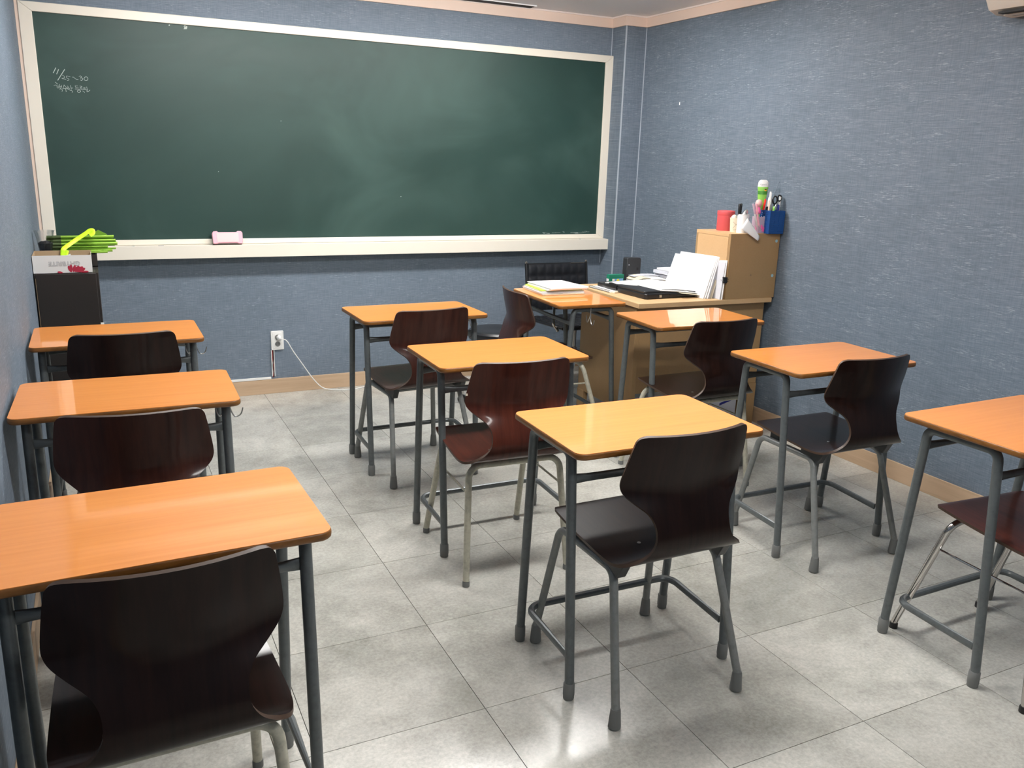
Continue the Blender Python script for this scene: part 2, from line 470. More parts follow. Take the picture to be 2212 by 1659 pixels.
STROKES = [[0.00375,[[0.1855,1.8297],[0.1715,1.8037]]],[0.00375,[[0.1974,1.8227],[0.1867,1.7997]]],[0.00375,[[0.2254,1.8246],[0.1885,1.7696]]],[0.00195,[[0.2121,1.7964],[0.22,1.7913],[0.2222,1.7864],[0.216,1.782],[0.2075,1.7815],[0.2104,1.7787],[0.2271,1.7766]]],[0.00195,[[0.2313,1.7937],[0.2297,1.788],[0.2319,1.7825],[0.2401,1.7797],[0.2405,1.7758],[0.2372,1.7722],[0.2317,1.7701]]],[0.0018,[[0.2319,1.7937],[0.2474,1.7903]]],[0.00195,[[0.2569,1.7892],[0.2633,1.7896],[0.2691,1.7832],[0.2761,1.7792],[0.2837,1.7802]]],[0.0021,[[0.2883,1.7949],[0.296,1.7979],[0.2999,1.7937],[0.2939,1.7865],[0.3016,1.7887],[0.3053,1.785],[0.3034,1.7792],[0.2965,1.7742],[0.2948,1.7792]]],[0.00225,[[0.329,1.7859],[0.3279,1.7822],[0.3257,1.7789],[0.3227,1.7766],[0.3192,1.7757],[0.3159,1.7762],[0.3132,1.7781],[0.3116,1.7811],[0.3112,1.7848],[0.3122,1.7885],[0.3144,1.7918],[0.3175,1.7941],[0.321,1.795],[0.3243,1.7945],[0.327,1.7926],[0.3286,1.7896],[0.329,1.7859]]],[0.00263,[[0.176,1.7599],[0.1866,1.7505]]],[0.00165,[[0.168,1.7426],[0.1789,1.7466],[0.181,1.7411]]],[0.00195,[[0.1908,1.7372],[0.1903,1.7351],[0.1891,1.7333],[0.1876,1.7321],[0.1858,1.7315],[0.1842,1.7318],[0.1828,1.7329],[0.1821,1.7346],[0.1819,1.7367],[0.1825,1.7388],[0.1836,1.7406],[0.1852,1.7419],[0.1869,1.7424],[0.1885,1.7421],[0.1899,1.741],[0.1907,1.7393],[0.1908,1.7372]]],[0.0021,[[0.194,1.7509],[0.1966,1.7286]]],[0.00195,[[0.2031,1.747],[0.2041,1.7335]]],[0.00165,[[0.196,1.7392],[0.2025,1.7404]]],[0.0021,[[0.1917,1.7269],[0.2008,1.7288],[0.2053,1.7235],[0.2027,1.7154]]],[0.00195,[[0.2151,1.7488],[0.2115,1.7351]]],[0.0021,[[0.2151,1.7488],[0.2243,1.737]]],[0.00225,[[0.2068,1.7301],[0.2303,1.7328]]],[0.00255,[[0.2208,1.7311],[0.2221,1.7154]]],[0.00195,[[0.2291,1.7452],[0.2343,1.7396]]],[0.00165,[[0.2254,1.7368],[0.2349,1.7365]]],[0.0021,[[0.2384,1.7311],[0.238,1.7296],[0.237,1.7283],[0.2357,1.7274],[0.2342,1.727],[0.2327,1.7272],[0.2316,1.7279],[0.2309,1.7291],[0.2307,1.7306],[0.2312,1.7321],[0.2321,1.7334],[0.2334,1.7343],[0.2349,1.7347],[0.2364,1.7345],[0.2375,1.7337],[0.2383,1.7325],[0.2384,1.7311]]],[0.0021,[[0.2443,1.7484],[0.2472,1.7293]]],[0.0018,[[0.2455,1.736],[0.2555,1.7355]]],[0.0021,[[0.239,1.7243],[0.2475,1.7239],[0.2516,1.7196],[0.2489,1.7136]]],[0.00195,[[0.2657,1.7472],[0.2787,1.7473]]],[0.00195,[[0.2661,1.7463],[0.2689,1.738],[0.2809,1.7381]]],[0.00225,[[0.2643,1.7319],[0.29,1.7323]]],[0.00225,[[0.289,1.7221],[0.2883,1.7199],[0.2864,1.718],[0.2839,1.7166],[0.281,1.716],[0.2781,1.7162],[0.2758,1.7173],[0.2743,1.7191],[0.2739,1.7213],[0.2747,1.7235],[0.2765,1.7254],[0.2791,1.7268],[0.282,1.7274],[0.2849,1.7271],[0.2872,1.7261],[0.2887,1.7243],[0.289,1.7221]]],[0.00195,[[0.2871,1.7476],[0.2977,1.7465],[0.2963,1.743],[0.288,1.7403],[0.2882,1.7369],[0.299,1.7375]]],[0.0021,[[0.292,1.7306],[0.3126,1.733]]],[0.0021,[[0.2978,1.7244],[0.3041,1.7224],[0.307,1.7167]]],[0.00195,[[0.3117,1.7388],[0.3113,1.7373],[0.3105,1.736],[0.3093,1.7351],[0.3079,1.7347],[0.3066,1.735],[0.3056,1.7357],[0.3049,1.737],[0.3048,1.7384],[0.3052,1.7399],[0.3061,1.7412],[0.3073,1.7422],[0.3086,1.7425],[0.3099,1.7423],[0.311,1.7415],[0.3116,1.7403],[0.3117,1.7388]]],[0.00195,[[0.319,1.7459],[0.3222,1.7315]]],[0.00225,[[0.3124,1.7307],[0.3216,1.7305],[0.3184,1.7256],[0.3193,1.7208],[0.3234,1.7213],[0.3334,1.7304]]]]
q = MB(); yo = -.0146
for w_, pts in STROKES:
    w_ *= .85
    for k in range(len(pts) - 1):
        yo -= .000004
        a = Vector(pts[k]); b_ = Vector(pts[k + 1]); d = (b_ - a)
        if d.length < 1e-6: continue
        d.normalize(); n_ = Vector((-d.y, d.x)) * w_ / 2; a = a - d * w_ * .25; b_ = b_ + d * w_ * .25
        q.add([(a.x + n_.x, yo, a.y + n_.y), (b_.x + n_.x, yo, b_.y + n_.y), (b_.x - n_.x, yo, b_.y - n_.y), (a.x - n_.x, yo, a.y - n_.y)], [(0, 1, 2, 3)])
q.build('chalk_writing', 'chalk', cb, smooth=0)['label'] = 'handwritten chalk date and Korean words'
for x, z, s_ in ((.825, 2.078, .010), (.822, 2.086, .006), (.744, 2.082, .004), (1.31, 1.62, .002), (.95, 1.33, .002), (2.03, 1.2, .003)):
    MB().prism([(x - s_, z - s_), (x + s_ * .6, z - s_ * .8), (x + s_, z + s_ * .5), (x - s_ * .2, z + s_)], .0143, .0148, Matrix(((1, 0, 0, 0), (0, 0, -1, 0), (0, 1, 0, 0), (0, 0, 0, 1)))).build('chalk_mark', 'chalk', cb, smooth=0)
q = MB()
for k in range(26):
    x = 3.02 + .42 * random.random(); z = .962 + .008 * random.random() + .004 * math.sin(x * 30)
    q.box(x, x + .012 + .02 * random.random(), -.0147, -.0143, z, z + .0012)
q.build('chalk_dust', 'chalk', cb, smooth=0)['kind'] = 'stuff'
for x, w2 in ((.47, .010), (.60, .030), (3.30, .012)): box('chalk_stub', 'ink' if w2 > .02 else 'chalk', (x, x + w2, -.078, -.073, .924, .9265), cb, bevel=.0005)

# eraser in the tray
e = thing('board_eraser', 'pink chalkboard eraser with pale worn face standing in the tray', 'eraser', (.972, -.056, .924), 0)
prof = [(-.080, -.022), (-.084, -.014), (-.086, 0), (-.084, .014)]
pl = [(-.082, .010), (-.076, .004), (-.060, .004), (-.050, .009), (.050, .009), (.060, .004), (.076, .004), (.082, .012), (.083, .066), (.076, .076), (.058, .077), (.048, .071), (-.048, .071), (-.058, .077), (-.076, .076), (-.083, .066)]
RX = Matrix.Rotation(math.radians(90 - 16), 4, 'X')
MB().prism(pl, -.000, .016, Matrix.Translation((0, -.018, 0)) @ RX).build('cover', 'pink', e, bevel=.003)
MB().prism([(-.060, .014), (.060, .014), (.060, .066), (-.060, .066)], .0162, .0172, Matrix.Translation((0, -.018, 0)) @ RX).build('face', 'pink_pale', e, bevel=.0004)
MB().prism([(-.082, .006), (.080, .006), (.080, .070), (-.082, .070)], -.030, -.000, Matrix.Translation((0, -.018, 0)) @ RX).build('felt_pad', 'felt', e, bevel=.002)

# socket, plug and cable, cable duct
s_ = thing('wall_socket', 'white wall power socket with a plug in it below the chalkboard', 'socket', (1.237, 0, .333))
MB().prism(rrect(.076, .118, .006), 0, .010, Matrix.Rotation(PI / 2, 4, 'X')).build('plate', 'white', s_, bevel=.002)
MB().prism(rrect(.056, .096, .004), .0098, .012, Matrix.Rotation(PI / 2, 4, 'X')).build('insert', 'white', s_, bevel=.001)
for z in (.020, -.022):
    MB().lathe([(.019, 0), (.019, .0025), (.0165, .0025), (.016, -.001)], (0, -.012, z), 20, Matrix.Rotation(PI / 2, 4, 'X')).build('socket_ring', 'white', s_)
MB().lathe([(.0158, .0), (.0158, .0008)], (0, -.0122, -.022), 20, Matrix.Rotation(PI / 2, 4, 'X')).build('socket_well', 'cap_grey', s_)
q = MB()
for dx in (-.006, .006): q.lathe([(.0022, .0008), (.0022, .0014)], (dx, -.0122, -.022), 8, Matrix.Rotation(PI / 2, 4, 'X'))
q.build('pin_hole', 'black', s_)
cbz = thing('power_cable', 'thin white cable with plug running from socket down to floor', 'cable', (0, 0, 0))
q = MB(); q.lathe([(.014, 0), (.015, .010), (.012, .026), (.006, .036), (.004, .040)], (1.245, -.012, .352), 16, Matrix.Rotation(PI / 2, 4, 'X'))
q.build('plug', 'white', cbz)
pts = [(1.245, -.050, .352), (1.262, -.064, .350), (1.285, -.066, .335), (1.32, -.06, .27), (1.37, -.055, .19), (1.42, -.05, .11), (1.46, -.045, .055), (1.50, -.05, .018), (1.56, -.06, .004), (1.66, -.085, .003), (1.74, -.07, .003), (1.80, -.03, .003), (1.90, -.025, .003), (2.05, -.04, .003), (2.25, -.06, .003), (2.6, -.08, .003), (2.9, -.14, .003)]
def smooth_path(P, n=5):
    P = [Vector(p) for p in P]; out = []
    for i in range(len(P) - 1):
        p0, p1, p2, p3 = P[max(i - 1, 0)], P[i], P[i + 1], P[min(i + 2, len(P) - 1)]
        for k in range(n):
            u = k / n; out.append(.5 * ((2 * p1) + (p2 - p0) * u + (2 * p0 - 5 * p1 + 4 * p2 - p3) * u * u + (3 * p1 - p0 - 3 * p2 + p3) * u ** 3))
    out.append(P[-1]); return out
MB().tube(smooth_path(pts), .0032, 8).build('cord', 'white', cbz)
cd = thing('cable_duct', 'white plastic cable trunking on the wall beside the socket', 'cable duct', (0, 0, 0))
q = MB(); q.box(.45, 1.190, -.012, 0, .0925, .106); q.build('channel', 'white', cd, bevel=.001)
q = MB(); q.box(1.196, 1.199, -.010, 0, .110, .273); q.box(1.213, 1.216, -.010, 0, .110, .273); q.box(1.196, 1.216, -.002, 0, .110, .273); q.build('open_channel', 'white', cd, smooth=0)
q = MB(); q.tube(smooth_path([(1.2045, -.006, .275), (1.205, -.005, .22), (1.208, -.006, .17), (1.206, -.006, .12), (1.203, -.008, .104)]), .0022, 6); q.build('wire', 'wire_red', cd)
q = MB(); q.tube(smooth_path([(1.2085, -.006, .275), (1.209, -.006, .22), (1.2045, -.007, .17), (1.209, -.006, .12), (1.206, -.008, .104)]), .0020, 6); q.build('wire', 'black', cd)

# ------------------------------------------------------------ student desks
def make_desk():
    root = empty('student_desk')
    W, D, T = .605, .397, .018
    P = rrect(W, D, .028, 7)
    q = MB(); q.prism(rrect(W - .004, D - .004, .026, 7), .7385, .7400)
    q.build('tabletop', 'desk_top', root)
    # bull nosed edge: several rings
    rings = [(-.0035, .7220), (-.0008, .7245), (0, .7290), (0, .7335), (-.0008, .7372), (-.0026, .7393)]
    vs = []; fs = []
    n = len(P)
    for off, z in rings:
        for x, y in rrect(W + 2 * off, D + 2 * off, .028 + off, 7): vs.append((x, y, z))
    for i in range(len(rings) - 1):
        for k in range(n):
            l = (k + 1) % n; fs.append((i * n + k, i * n + l, (i + 1) * n + l, (i + 1) * n + k))
    fs.append(tuple(range(n))[::-1]); fs.append(tuple((len(rings) - 1) * n + k for k in range(n)))
    MB().add(vs, fs).build('tabletop_edge', 'desk_edge', root, smooth=50)
    R_ = .0135
    for sx in (-1, 1):
        X = .266 * sx
        for (yf, yt) in ((.167, .122), (-.152, -.100)):
            s2 = 1 if yf > 0 else -1
            pts = fillet([(X, yf, .045), (X, yt, .7095), (X, yt - .055 * s2, .7095)], .045, 6)
            leg = MB().tube(pts, R_, 12).build('leg', 'tube_dark', root)
            MB().lathe([(.0145, 0), (.0155, .002), (.0155, .010), (.0165, .013), (.0160, .048), (.0142, .051)], (X, yf + .001, 0), 14).build('foot_cap', 'cap_grey', leg)
        MB().tube([(X, .068, .7095), (X, -.046, .7095)], R_, 12).build('top_rail', 'tube_dark', root)
    for y, z in ((.124, .655), (-.103, .636)):
        n = 15; pts = []; rs = []
        for i in range(n):
            u = i / (n - 1); x = -.256 + .512 * u; e = min(u, 1 - u)
            k = min(1, e / .09); pts.append((x, y, z)); rs.append((.0150 - .0040 * k, .0035 + .0065 * k))
        MB().tube(pts, rs, 12).build('crossbar', 'tube_dark', root)
    pts = fillet([(-.262, -.128, .118), (-.262, .138, .130), (.262, .138, .130), (.262, -.128, .118)], .045, 7)
    rs = [(.0110, .0110)] * len(pts); rs[0] = rs[-1] = (.013, .004)
    MB().tube(pts, rs, 10).build('footrest', 'tube_dark', root)
    # wire bag hook under the right side rail
    hp = smooth_path([(.285, -.01, .69), (.288, -.01, .66), (.300, -.01, .635), (.318, -.01, .640), (.326, -.01, .662)])
    hp2 = smooth_path([(.285, -.01, .69), (.270, -.01, .66), (.255, -.01, .640), (.246, -.01, .655), (.243, -.01, .675)])
    q = MB(); q.tube(hp, .0022, 7); q.tube(hp2, .0022, 7); q.tube([(.284, -.01, .72), (.284, -.01, .688)], .0022, 7)
    q.build('bag_hook', 'steel', root)
    return root

def yaw(o, x, y, r): o.location = (x, y, 0); o.rotation_euler = (0, 0, r)
DESKS = [
    ('B1', 1.644, -3.258, -.020, 'orange school desk standing alone at front centre of the photo'),
    ('B2', 1.639, -2.316, -.012, 'orange school desk in the middle column, between two others'),
    ('B3', 1.625, -1.409, .011, 'orange school desk at the head of the middle column, nearest the chalkboard'),
    ('C1', 2.758, -3.672, .015, 'orange school desk cut off by the right edge, with chrome chair'),
    ('C2', 2.814, -2.809, -.017, 'orange school desk by the right wall, second from the teacher desk'),
    ('C3', 2.836, -1.941, -.044, 'shiny orange school desk directly in front of the teacher desk'),
    ('A1', .362, -3.463, .027, 'orange school desk cut off at lower left, nearest the camera'),
    ('A2', .346, -2.464, -.025, 'orange school desk against the left wall, middle of its column'),
    ('A3', .343, -1.545, 0, 'orange school desk in the left column next to the dark cabinet'),
    ('D', 2.578, -1.203, -PI / 2 - .040, 'orange school desk turned sideways against the teacher desk, holding papers')]
proto = make_desk(); desks = {}
for i, (k, x, y, r, lab) in enumerate(DESKS):
    d = proto if i == 0 else copy_tree(proto)
    yaw(d, x, y, r); tag(d, lab, 'desk', 'orange student desks'); desks[k] = d

# ------------------------------------------------------------ student chairs
KEY = [(-.224, .800, .148, .044), (-.223, .796, .164, .044), (-.221, .786, .1735, .043), (-.218, .770, .178, .042), (-.209, .720, .186, .043), (-.200, .672, .1915, .046), (-.197, .650, .190, .045),
       (-.197, .632, .181, .040), (-.200, .612, .158, .030), (-.206, .590, .131, .017), (-.214, .565, .118, .008), (-.221, .540, .1155, .003), (-.225, .515, .120, .001),
       (-.223, .490, .137, 0), (-.212, .469, .165, 0), (-.190, .453, .190, 0), (-.160, .446, .2025, 0), (-.120, .4445, .2065, 0), (-.05, .447, .2045, .0), (.05, .452, .199, 0),
       (.13, .4575, .193, 0), (.172, .4605, .1885, 0), (.186, .4595, .182, 0), (.193, .457, .172, 0)]
def shell_mesh(mname):
    rows = []
    for i in range(len(KEY) - 1):
        p0, p1, p2, p3 = [Vector(KEY[j]) for j in (max(i - 1, 0), i, i + 1, min(i + 2, len(KEY) - 1))]
        for k in range(3):
            u = k / 3; rows.append(.5 * ((2 * p1) + (p2 - p0) * u + (2 * p0 - 5 * p1 + 4 * p2 - p3) * u * u + (3 * p1 - p0 - 3 * p2 + p3) * u ** 3))
    rows.append(Vector(KEY[-1]))
    N = 16; S = []
    for (y, z, hw, sag) in rows:
        r_ = []
        for k in range(N + 1):
            u = -1 + 2 * k / N; x = u * hw; f = (x / .19) ** 2
            r_.append(Vector((x, y + sag * f, z)))
        S.append(r_)
    R = len(S); nr = [[None] * (N + 1) for _ in range(R)]
    for i in range(R):
        for k in range(N + 1):
            du = S[i][min(k + 1, N)] - S[i][max(k - 1, 0)]; dv = S[min(i + 1, R - 1)][k] - S[max(i - 1, 0)][k]
            nr[i][k] = du.cross(dv).normalized()
    t_ = .0042; vs = []
    for side in (1, -1):
        for i in range(R):
            for k in range(N + 1): vs.append(S[i][k] + nr[i][k] * t_ * side)
    o2 = R * (N + 1); f = lambda i, k: i * (N + 1) + k
    faces = []; q = MB()
    A = []
    for i in range(R - 1):
        for k in range(N):
            A.append((f(i, k), f(i, k + 1), f(i + 1, k + 1), f(i + 1, k))); A.append((o2 + f(i, k), o2 + f(i + 1, k), o2 + f(i + 1, k + 1), o2 + f(i, k + 1)))
    B = []
    for i in range(R - 1):
        B.append((f(i, 0), f(i + 1, 0), o2 + f(i + 1, 0), o2 + f(i, 0))); B.append((f(i, N), o2 + f(i, N), o2 + f(i + 1, N), f(i + 1, N)))
    for k in range(N):
        B.append((f(0, k), o2 + f(0, k), o2 + f(0, k + 1), f(0, k + 1))); B.append((f(R - 1, k), f(R - 1, k + 1), o2 + f(R - 1, k + 1), o2 + f(R - 1, k)))
    q.v = [tuple(v) for v in vs]; q.f = [list(a) for a in A] + [list(b) for b in B]; q.mi = [0] * len(A) + [1] * len(B)
    return q

def make_chair(style, shellm):
    root = empty('student_chair')
    sh = shell_mesh(shellm).build('seat_shell', [shellm, 'ply_edge'], root, smooth=50)
    for x, y in ((-.064, .09), (.064, .09), (-.07, -.085), (.07, -.085)):
        MB().lathe([(.0055, 0), (.0050, .0012), (.0018, .0018)], (x, y, .4568 if y > 0 else .4505), 12).build('screw', 'steel', sh)
    fr = {}
    if style == 'grey':
        r_ = .0118; mt = 'tube_grey'
        for sx in (-1, 1):
            a = Vector((.206 * sx, -.222, .055)); b_ = Vector((.206 * sx, .228, .055)); tr = Vector((.170 * sx, -.118, .404)); tf = Vector((.170 * sx, .168, .406))
            for foot, top, other in ((a, tr, tf), (b_, tf, tr)):
                mid = top + (other - top).normalized() * .07
                leg = MB().tube(fillet([foot, top, mid], .04, 6), r_, 12).build('leg', mt, root)
                MB().lathe([(.0105, 0), (.0150, .003)], (foot.x, foot.y, .0), 14).build('foot_pad', 'rubber', leg)
                MB().lathe([(.0172, .003), (.0177, .006), (.0142, .052), (.0130, .060)], (foot.x, foot.y - .0, 0), 14).build('foot_cap', 'cap_grey', leg)
            MB().tube([tr + (tf - tr).normalized() * .065, tf + (tr - tf).normalized() * .065], r_, 12).build('side_rail', mt, root)
            q = MB(); q.prism([(-.175, .444), (-.060, .438), (-.060, .412), (-.110, .410), (-.150, .396)], .152 * sx, .180 * sx, Matrix(((0, 0, 1, 0), (1, 0, 0, 0), (0, 1, 0, 0), (0, 0, 0, 1))))
            q.build('seat_bracket', 'dark_plastic', root, bevel=.003)
            MB().box(.158 * sx - .009, .158 * sx + .009, .070, .120, .408, .4475).build('seat_bracket', 'dark_plastic', root, bevel=.003)
        for y in (-.085, .095): MB().tube([(-.165, y, .4130), (.165, y, .4130)], .0085, 10).build('crossbar', mt, root)
    else:
        mt = 'tube_cream' if style == 'cream' else 'chrome'; r_ = .0118 if style == 'cream' else .0105
        for ys, yf, yt in ((-1, -.205, -.150), (1, .262, .135)):
            xl = .196
            L = Vector((-xl, yf, .020)); R2 = Vector((xl, yf, .020)); TL = Vector((-.172, yt, .424)); TR = Vector((.172, yt, .424))
            for foot, top, other in ((L, TL, TR), (R2, TR, TL)):
                mid = top + (other - top).normalized() * .09
                leg = MB().tube(fillet([foot, top, mid], .07, 8), r_, 12).build('leg', mt, root)
                MB().lathe([(.0110, 0), (.0132, .001), (.0132, .016), (.0120, .020)], (foot.x, foot.y, 0), 12).build('foot_cap', 'rubber' if style != 'cream' else 'cap_grey', leg)
            MB().tube([TL + Vector((.085, 0, 0)), TR - Vector((.085, 0, 0))], r_, 12).build('seat_rail', mt, root)
        for sx in (-1, 1):
            a = Vector((.176 * sx, -.145, .325)); b_ = Vector((.176 * sx, .168, .325))
            MB().tube([a, b_], .0040, 8).build('side_rod', mt, root)
    return root

CHAIRS = [
    ('B1', 1.629, -3.340, .007, 'grey', 'shell_dark', 'dark plywood chair with grey flared feet at the front centre desk'),
    ('B2', 1.564, -2.513, -.052, 'cream', 'shell_red', 'reddish plywood chair on worn cream legs with chipped backrest edge'),
    ('B3', 1.592, -1.515, .084, 'grey', 'shell_mid', 'dark plywood chair with grey legs in front of the socket wall'),
    ('C1', 2.725, -3.777, -.064, 'chrome', 'shell_red', 'red-brown plywood chair on chrome legs at the right edge'),
    ('C2', 2.800, -2.885, -.008, 'grey', 'shell_dark', 'dark plywood chair with grey legs nearest the right wall'),
    ('C3', 2.744, -2.126, .010, 'cream', 'shell_dark', 'dark plywood chair on cream legs tucked before the teacher desk'),
    ('A1', .352, -3.600, .019, 'cream', 'shell_dark', 'large-looking dark plywood chair at lower left, on pale cream legs'),
    ('A2', .359, -2.697, -.099, 'grey', 'shell_mid', 'brown plywood chair in the left column between two desks'),
    ('A3', .359, -1.662, -.028, 'grey', 'shell_dark', 'near-black plywood chair at the left desk beside the dark cabinet'),
    ('D', 2.398, -1.312, -1.648, 'cream', 'shell_mid', 'brown plywood chair seen from the side, facing right to the paper-laden desk')]
protos = {}
for k, x, y, r, st, sm, lab in CHAIRS:
    if st not in protos:
        c = protos[st] = make_chair(st, sm)
    else:
        c = copy_tree(protos[st])
        for ch in c.children:
            if ch.name.startswith('seat_shell'):
                key = 'shell_' + sm
                if bpy.data.meshes.get(key) is None:
                    me = ch.data.copy(); me.name = key; me.materials[0] = M[sm]
                ch.data = bpy.data.meshes[key]
    yaw(c, x, y, r); tag(c, lab, 'chair', 'moulded plywood student chairs')
    if k == 'B2': chair_b2 = c
shl = [ch for ch in chair_b2.children if ch.name.startswith('seat_shell')][0]
MB().box(-.1925, -.187, -.166, -.163, .683, .690).build('chip', 'cream', shl, smooth=0)['label'] = 'small pale chip on the edge'

# ------------------------------------------------------------ teacher's desk
TD = thing('teacher_desk', 'large tan wooden teacher desk standing against the right wall', 'desk', (2.790, -1.578, 0), -.035)
TW, TDp, TZ = .868, .700, .745
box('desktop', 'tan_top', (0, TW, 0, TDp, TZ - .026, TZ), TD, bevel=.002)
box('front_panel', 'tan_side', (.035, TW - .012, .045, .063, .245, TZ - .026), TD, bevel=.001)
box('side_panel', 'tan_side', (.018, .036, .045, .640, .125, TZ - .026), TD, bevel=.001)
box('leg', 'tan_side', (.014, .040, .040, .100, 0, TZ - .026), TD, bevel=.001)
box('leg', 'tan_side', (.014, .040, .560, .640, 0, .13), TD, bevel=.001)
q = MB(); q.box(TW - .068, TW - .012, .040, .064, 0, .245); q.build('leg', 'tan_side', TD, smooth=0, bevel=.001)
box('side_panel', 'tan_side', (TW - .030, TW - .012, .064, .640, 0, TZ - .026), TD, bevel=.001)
q = MB(); q.prism([(TW - .17, .245), (TW - .068, .245), (TW - .068, .260), (TW - .17, .275)], -.063, -.045, Matrix(((1, 0, 0, 0), (0, 0, -1, 0), (0, 1, 0, 0), (0, 0, 0, 1))))
q.build('apron', 'tan_side', TD, smooth=0)
box('toe_rail', 'charcoal', (.020, .032, .10, .56, .0, .020), TD, bevel=.001)

ct = thing('white_carton', 'white paper box with a blue stripe under the teacher desk', 'box', (3.44, -1.38, 0), -.035)
box('carton', 'carton', (-.15, .15, -.10, .14, 0, .27), ct, bevel=.002)
MB().add([(.03, -.1006, .10), (.15, -.1006, .135), (.15, -.1006, .15), (.03, -.1006, .115)], [(0, 1, 2, 3)]).build('stripe', 'navy', ct, smooth=0)

HB = thing('desktop_cabinet', 'tan box-shaped cabinet standing on the teacher desk by the wall', 'cabinet', (3.340, -1.592, TZ), -.020)
HW, HD, HH = .337, .300, .353
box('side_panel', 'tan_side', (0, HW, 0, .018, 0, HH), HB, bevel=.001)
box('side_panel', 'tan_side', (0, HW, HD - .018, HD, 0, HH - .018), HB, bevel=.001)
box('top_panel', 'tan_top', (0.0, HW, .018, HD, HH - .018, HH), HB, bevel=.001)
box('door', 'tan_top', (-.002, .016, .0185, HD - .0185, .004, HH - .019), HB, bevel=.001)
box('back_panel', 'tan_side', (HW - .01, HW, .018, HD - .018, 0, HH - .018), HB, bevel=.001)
for x, z in ((.326, .312), (.322, .122)): MB().lathe([(.0085, 0), (.0085, .0006)], (x - .012, -.0001, z), 20, Matrix.Rotation(PI / 2, 4, 'X')).build('round_sticker', 'sticker', HB)
MB().prism([(.152, .129), (.159, .135), (.166, .129), (.159, .123)], 0, .0004, Matrix(((1, 0, 0, 0), (0, 0, -1, 0), (0, 1, 0, 0), (0, 0, 0, 1)))).build('scratch_mark', 'desk_under', HB, smooth=0)

# ---- things on top of the cabinet
HT = TZ + HH
rc = thing('red_canister', 'round red lidded tin on the tan desktop cabinet', 'canister', (3.466, -1.385, HT))
MB().lathe([(.046, 0), (.0475, .003), (.047, .085)], seg=32).build('body', 'red', rc)
MB().lathe([(.0478, .085), (.0490, .088), (.0490, .104), (.0475, .108), (.044, .1085), (.040, .106)], seg=32).build('lid', 'red', rc)
cc = thing('cream_cup', 'small cream ribbed cup with crossing lines and soft cloth inside', 'cup', (3.452, -1.478, HT))
q = MB(); q.lathe([(.0215, 0), (.0262, .072), (.0275, .073), (.0275, .076), (.0240, .076), (.021, .01)], seg=28); q.build('cup', 'cream', cc)
q = MB()
for a0, a1, z0, z1 in ((-2.6, -1.4, .020, .058), (-2.6, -1.4, .055, .030), (-2.5, -1.0, .012, .016)):
    q.tube([((.0225 + .0040 * (z0 + (z1 - z0) * u) / .072 + .0008) * math.cos(a0 + (a1 - a0) * u), (.0225 + .0040 * (z0 + (z1 - z0) * u) / .072 + .0008) * math.sin(a0 + (a1 - a0) * u), z0 + (z1 - z0) * u) for u in [k / 10 for k in range(11)]], .0006, 5)
q.build('line', 'desk_under', cc)
cl = thing('white_cloth', 'crumpled cream cloth bulging out of the small cream cup', 'cloth', (3.450, -1.478, HT + .068))
q = MB(); q.lathe([(.005, -.045), (.016, -.02), (.018, .004), (.016, .014), (.010, .023), (.003, .026)], (-.003, 0, 0), 16); q.lathe([(.003, -.012), (.010, -.004), (.011, .006), (.003, .014)], (.010, -.01, -.002), 12)
o = q.build('cloth', 'cream', cl, smooth=180); d = o.modifiers.new('d', 'DISPLACE'); tx = bpy.data.textures.new('crumple', 'CLOUDS'); tx.noise_scale = .02; d.texture = tx; d.strength = .010; d.mid_level = .5

def cup_round(name, lab, x, y, r, h, m, cat='cup'):
    t_ = thing(name, lab, cat, (x, y, HT))
    MB().lathe([(r, 0), (r, h), (r - .002, h), (r - .002, .003)], seg=32).build('cup', m, t_)
    return t_
wc = cup_round('white_pen_cup', 'plain white round pen cup behind a draped tissue', 3.456, -1.540, .0305, .100, 'white')
MB().lathe([(.0312, .0), (.0312, .094)], seg=32, close=False).build('wrap', 'paper', wc)
tis = thing('tissue', 'white square tissue hanging by a corner over the cabinet edge', 'tissue', (0, 0, 0))
q = MB(); A = Vector((3.442, -1.588, 1.180)); Bq = Vector((3.392, -1.596, 1.128)); Cq = Vector((3.512, -1.618, 1.086)); Dq = Vector((3.498, -1.624, 1.062))
n = 8
vs = []
for i in range(n + 1):
    for j in range(n + 1):
        u, v_ = i / n, j / n
        p_ = A.lerp(Cq, u).lerp(Bq.lerp(Dq, u), v_)
        vs.append((p_.x, p_.y - .004 * math.sin(u * 3) - .003 * math.sin(v_ * PI), p_.z))
q.add(vs, [(i * (n + 1) + j, (i + 1) * (n + 1) + j, (i + 1) * (n + 1) + j + 1, i * (n + 1) + j + 1) for i in range(n) for j in range(n)])
o = q.build('sheet', 'paper', tis, smooth=180); sd = o.modifiers.new('s', 'SOLIDIFY'); sd.thickness = .0006

lc = thing('lilac_pen_cup', 'see-through lilac square pen cup between white and blue ones', 'cup', (3.568, -1.548, HT), -.05)
def square_cup(w_, h, t_):
    q = MB(); a = w_ / 2
    q.box(-a, a, -a, -a + t_, 0, h); q.box(-a, a, a - t_, a, 0, h); q.box(-a, -a + t_, -a + t_, a - t_, 0, h); q.box(a - t_, a, -a + t_, a - t_, 0, h); q.box(-a, a, -a, a, 0, t_); return q
square_cup(.060, .088, .002).build('cup', 'lavender', lc, smooth=0)
box('foot', 'lavender', (-.0325, .0325, -.0325, .0325, 0, .008), lc, bevel=.002)
q = MB()
for dx, dz, r in ((-.008, .030, .008), (.004, .026, .009), (-.002, .016, .007), (.008, .012, .006), (-.012, .040, .006)): q.lathe([(r * .3, -r), (r, -r * .4), (r, r * .4), (r * .3, r)], (dx, -.0318, dz), 10, Matrix.Scale(.1, 4, (0, 1, 0)))
